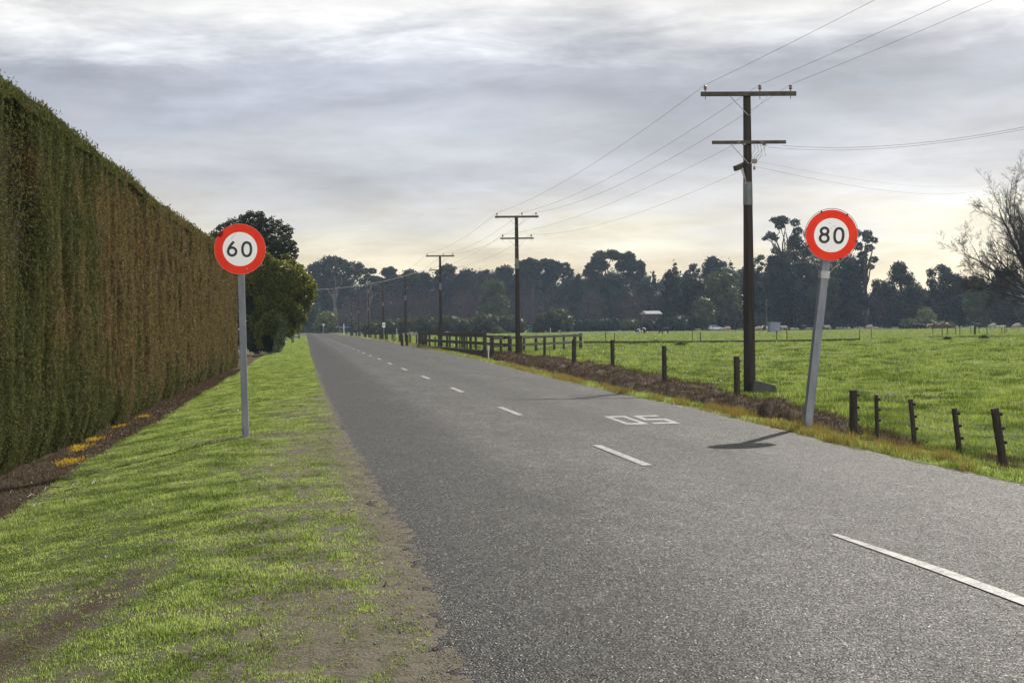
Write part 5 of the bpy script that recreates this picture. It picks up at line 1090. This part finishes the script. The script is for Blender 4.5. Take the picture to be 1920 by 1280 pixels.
def open_shed():
    p = at_d(1004, 622, 452); g = gz(p[0], p[1]); o = thing('open_shed', 'low open shed with thin pale roof and turquoise end, behind the timber rails', 'shed', (p[0], p[1], g))
    tq = mat1('turquoise_panel', (.02, .36, .27), .5); mb = MB(); mb.box((-1.7, 0, .8), (1.1, 2, 1.3)); mb.build('turquoise_panel', tq, o); mb = MB(); mb.box((-.95, 0, 1.5), (.4, 2, .3)); mb.build('turquoise_panel', tq, o)
    mb = MB(); mb.box((.2, 0, 1.95), (4.9, 2.8, .12), Matrix.Rotation(.02, 3, 'Y')); mb.build('roof', mat1('pale_roof_sheet', (.6, .62, .6), .4), o)
    for x in (-2.1, -.4, 1.2, 2.4): mb = MB(); mb.bar((x, -1.2, -.1), (x, -1.2, 1.9), .1); mb.build('post', RAILW, o)
    mb = MB(); mb.box((.8, 1.2, .9), (3.4, .1, 1.8)); mb.build('back_wall', mat1('dark_back_wall', (.03, .035, .03)), o)
open_shed()
def far_pole(px, top, base, dep, label, m, aw):
    p = at_d(px, base, dep); g = gz(p[0], p[1]); h = at_d(px, top, dep)[2] - g; o = thing('utility_pole', label, 'power pole', (p[0], p[1], g)); mb = MB(); mb.bar((0, 0, -.3), (0, 0, h), .3, .3, 8, .2, .2); mb.build('shaft', m, o)
    if aw: mb = MB(); mb.bar((-aw, -.15, h - .3), (aw, -.15, h - .3), .1, .12); mb.build('crossarm', m, o)
    for x in ((-aw * .85, aw * .85) if aw else (0,)): mb = MB(); mb.bar((x, -.15, h - .24), (x, -.15, h + .0), .1, .1, 6); mb.build('insulator', WIREB, o)
far_pole(949, 566, 624, 440, 'thin distant pole with short crossarm just left of the second power pole', PWOOD, .9)
far_pole(1437, 562, 605, 430, 'pale thin distant pole rising behind the small grey shed', CONC, 0)
far_pole(1379, 572, 612, 440, 'distant pole with short crossarm just left of the nearest power pole base', PWOOD, 1.0)
def small_sign(name, px, base, top, dep, label, builder, pm=None, r=.04, cat='road sign'):
    p = at_d(px, base, dep); g = gz(p[0], p[1]); h = at_d(px, top, dep)[2] - g; o = thing(name, label, cat, (p[0], p[1], g)); mb = MB(); mb.bar((0, 0, -.2), (0, 0, h), r * 2, r * 2, 8); mb.build('post', pm or STEEL, o); builder(o, h); return o
PALEM = mat1('pale_sign_back', (.50, .56, .62), .5); BLUEM = mat1('blue_sign_blade', (.10, .20, .42), .5); NOTE = mat1('white_notice', (.7, .74, .72), .6); GRN = mat1('grey_green_print', (.20, .26, .24), .6)
def gw(o, h): mb = MB(); mb.add([(-.55, -.06, h), (.55, -.06, h), (0, -.06, h - .95), (-.55, -.03, h), (.55, -.03, h), (0, -.03, h - .95)], [(0, 2, 1), (3, 4, 5), (0, 1, 4, 3), (1, 2, 5, 4), (2, 0, 3, 5)]); mb.build('sign_plate', PALEM, o)
small_sign('triangular_sign', 607, 628, 607, 500, 'pale triangular sign on a thin post near the road end', gw, r=.07)
def sn(o, h):
    mb = MB(); mb.box((-.62, -.02, h - .95), (1.2, .05, .25)); mb.build('name_blade', BLUEM, o); mb = MB(); mb.box((.7, .03, h - .85), (1.3, .05, .22)); mb.build('name_blade', BLUEM, o)
small_sign('street_name_sign', 645, 630, 607, 385, 'white post with two blue street name blades by the distant verge', sn, NOTE, r=.10)
def nb_(o, h): mb = MB(); mb.box((0, -.06, h - .38), (.42, .03, .74)); pl = mb.build('notice_board', NOTE, o); mb = MB(); mb.box((0, -.078, h - .36), (.2, .006, .3)); mb.build('printed_panel', GRN, pl)
small_sign('notice_sign', 720, 643, 604.5, 225, 'small white notice board on a thin post in front of the fifth power pole', nb_, r=.03)
def cap(o, h): mb = MB(); mb.bar((0, 0, h - .25), (0, 0, h + .02), .13, .13, 8); mb.build('cap', WIREB, o)
small_sign('marker_post', 678, 633, 627, 262, 'short white marker post in the far fence line', cap, NOTE, .06, 'marker post')
small_sign('marker_post', 916, 668, 650, 92, 'short white marker post at the near end of the timber rails', cap, NOTE, .035, 'marker post')
small_sign('marker_post', 1032, 622, 615, 440, 'tiny white post in front of the tall round shrub', cap, NOTE, .08, 'marker post')
small_sign('marker_post', 744, 622, 615, 300, 'thin pale post standing before the rounded hedge shrubs', cap, NOTE, .05, 'marker post')
# gate posts beside the road further on
for k, (px, lab) in enumerate([(754, 'thick dark gate post, left one of the pair before the timber rails'), (763, 'thick dark gate post, right one of the pair before the timber rails')]):
    p = at_d(px, 650, 137); g = gz(p[0], p[1]); mb = MB(); mb.bar((p[0], p[1], g - .3), (p[0], p[1], g + 1.05), .26, .26, 8, .25, .25); tag(mb.build('gate_post', FPOST), lab, 'gate post', 'gate posts')
# low wall on the left and cut branches by the hedge row
p0 = at_d(543, 628, 300); p1 = at_d(561, 628, 300); mb = MB(); zg = gz(p0[0], p0[1]); mb.bar((p0[0], p0[1], zg + .2), (p1[0], p1[1], zg + .2), .3, .5)
tag(mb.build('low_wall', worn('dark_stone', (.05, .05, .05), (.12, .12, .115), 3), bevel=.03), 'low dark wall on the left verge near the road end', 'wall')
rs = np.random.RandomState(6); n = 260; c = at_d(774, 622, 400); P = np.stack([c[0] + rs.normal(size=n) * 1.1, c[1] + rs.normal(size=n) * .5, gz(c[0], c[1]) + .1 + np.abs(rs.normal(size=n)) * .25], -1)
V, Fc = leaf_cards(P, np.full(n, 1.1), np.full(n, .12), rs); tag(np_mesh('brush_pile', V, Fc, worn('pale_cut_wood', (.25, .23, .2), (.45, .42, .37), 3)), 'pile of pale cut branches in front of the rounded shrubs', 'brush pile')
# dark rush clumps in the paddock
for px, py, lab in ((1776, 640, 'dark rush clump, left one of two before the far fence'), (1845, 638, 'dark rush clump, right one of two before the far fence'), (1276, 651, 'small dark clump just below the dark timber edging')):
    p = at_z(px, py, -.3); n = 160; P = np.stack([p[0] + rs.normal(size=n) * .22, p[1] + rs.normal(size=n) * .2, gz(p[0], p[1]) + .05 + np.abs(rs.normal(size=n)) * .13], -1)
    V, Fc = leaf_cards(P, np.full(n, .4), np.full(n, .05), rs, 1.0); tag(np_mesh('rush_clump', V, Fc, LEAF['dark']), lab, 'plant', 'rush clumps')
rs = np.random.RandomState(31); n = 420; Y = 6 + rs.rand(n) ** 1.7 * 30; X = np.array([float(Hx(y)) + .4 + rs.rand() * (float(Lx(y)) - float(Hx(y)) - .3) for y in Y])
V, Fc = leaf_cards(np.stack([X, Y, ground_z(X, Y) + .014], -1), .018 + .03 * rs.rand(n), .01 + .014 * rs.rand(n), rs, 0, np.tile([0, 0, 1.], (n, 1)), .7)
tag(np_mesh('fallen_leaves', V, Fc, foliage('dry_leaves', [(.07, .04, .018), (.16, .10, .04), (.30, .22, .11)], .6, .2, 2, .3)), kind='stuff')
# fallen sticks and litter under the hedge, stones on the verge
rs = np.random.RandomState(14); mb = MB()
for k in range(150):
    Y = 14 + rs.rand() ** 1.5 * 45; X = float(Hx(Y)) + .15 + rs.rand() * (1.3 if Y < 25 else .8); z = gz(X, Y) + .012; a = rs.rand() * math.pi; l = rs.uniform(.05, .28)
    mb.tube([(X, Y, z), (X + l * math.cos(a) * .5, Y + l * math.sin(a) * .5, z + rs.rand() * .04), (X + l * math.cos(a), Y + l * math.sin(a), z)], rs.uniform(.003, .008), 4)
tag(mb.build('hedge_clippings', worn('pale_twigs', (.18, .14, .10), (.38, .32, .25), 5)), kind='stuff')
mb = MB()
for k in range(5200):
    Y = 6 + rs.rand() ** 1.6 * 26; X = float(Lx(Y)) - abs(rs.normal()) * .28 + .10; X = X if rs.rand() < .8 else X - rs.rand() * 1.0; s_ = rs.uniform(.0025, .007) * (1.7 if rs.rand() < .06 else 1); z = gz(X, Y) + s_ * .3
    w = IV[:12] * s_ * np.array([1, rs.uniform(.7, 1.3), .7]) + [X, Y, z]
    mb.add([tuple(q) for q in w], [(0, 11, 5), (0, 5, 1), (0, 1, 7), (0, 7, 10), (0, 10, 11), (1, 5, 9), (5, 11, 4), (11, 10, 2), (10, 7, 6), (7, 1, 8), (3, 9, 4), (3, 4, 2), (3, 2, 6), (3, 6, 8), (3, 8, 9), (4, 9, 5), (2, 4, 11), (6, 2, 10), (8, 6, 7), (9, 8, 1)])
tag(mb.build('loose_gravel', worn('loose_chips', (.10, .095, .09), (.30, .28, .25), 30, .7)), kind='stuff')

# ---------------------------------------------------------------- haze
def haze():
    mb = MB(); mb.box((230, 430, 28), (1240, 1100, 64)); o = mb.build('haze', bpy.data.materials.new('haze')); m = o.data.materials[0]; m.use_nodes = True; t = m.node_tree; t.nodes.clear()
    v = t.nodes.new('ShaderNodeVolumePrincipled'); v.inputs['Color'].default_value = (.55, .72, 1, 1); v.inputs['Density'].default_value = HAZE; v.inputs['Anisotropy'].default_value = .25
    ou = t.nodes.new('ShaderNodeOutputMaterial'); t.links.new(v.outputs[0], ou.inputs['Volume']); tag(o, kind='stuff')
HAZE = .00014
haze()
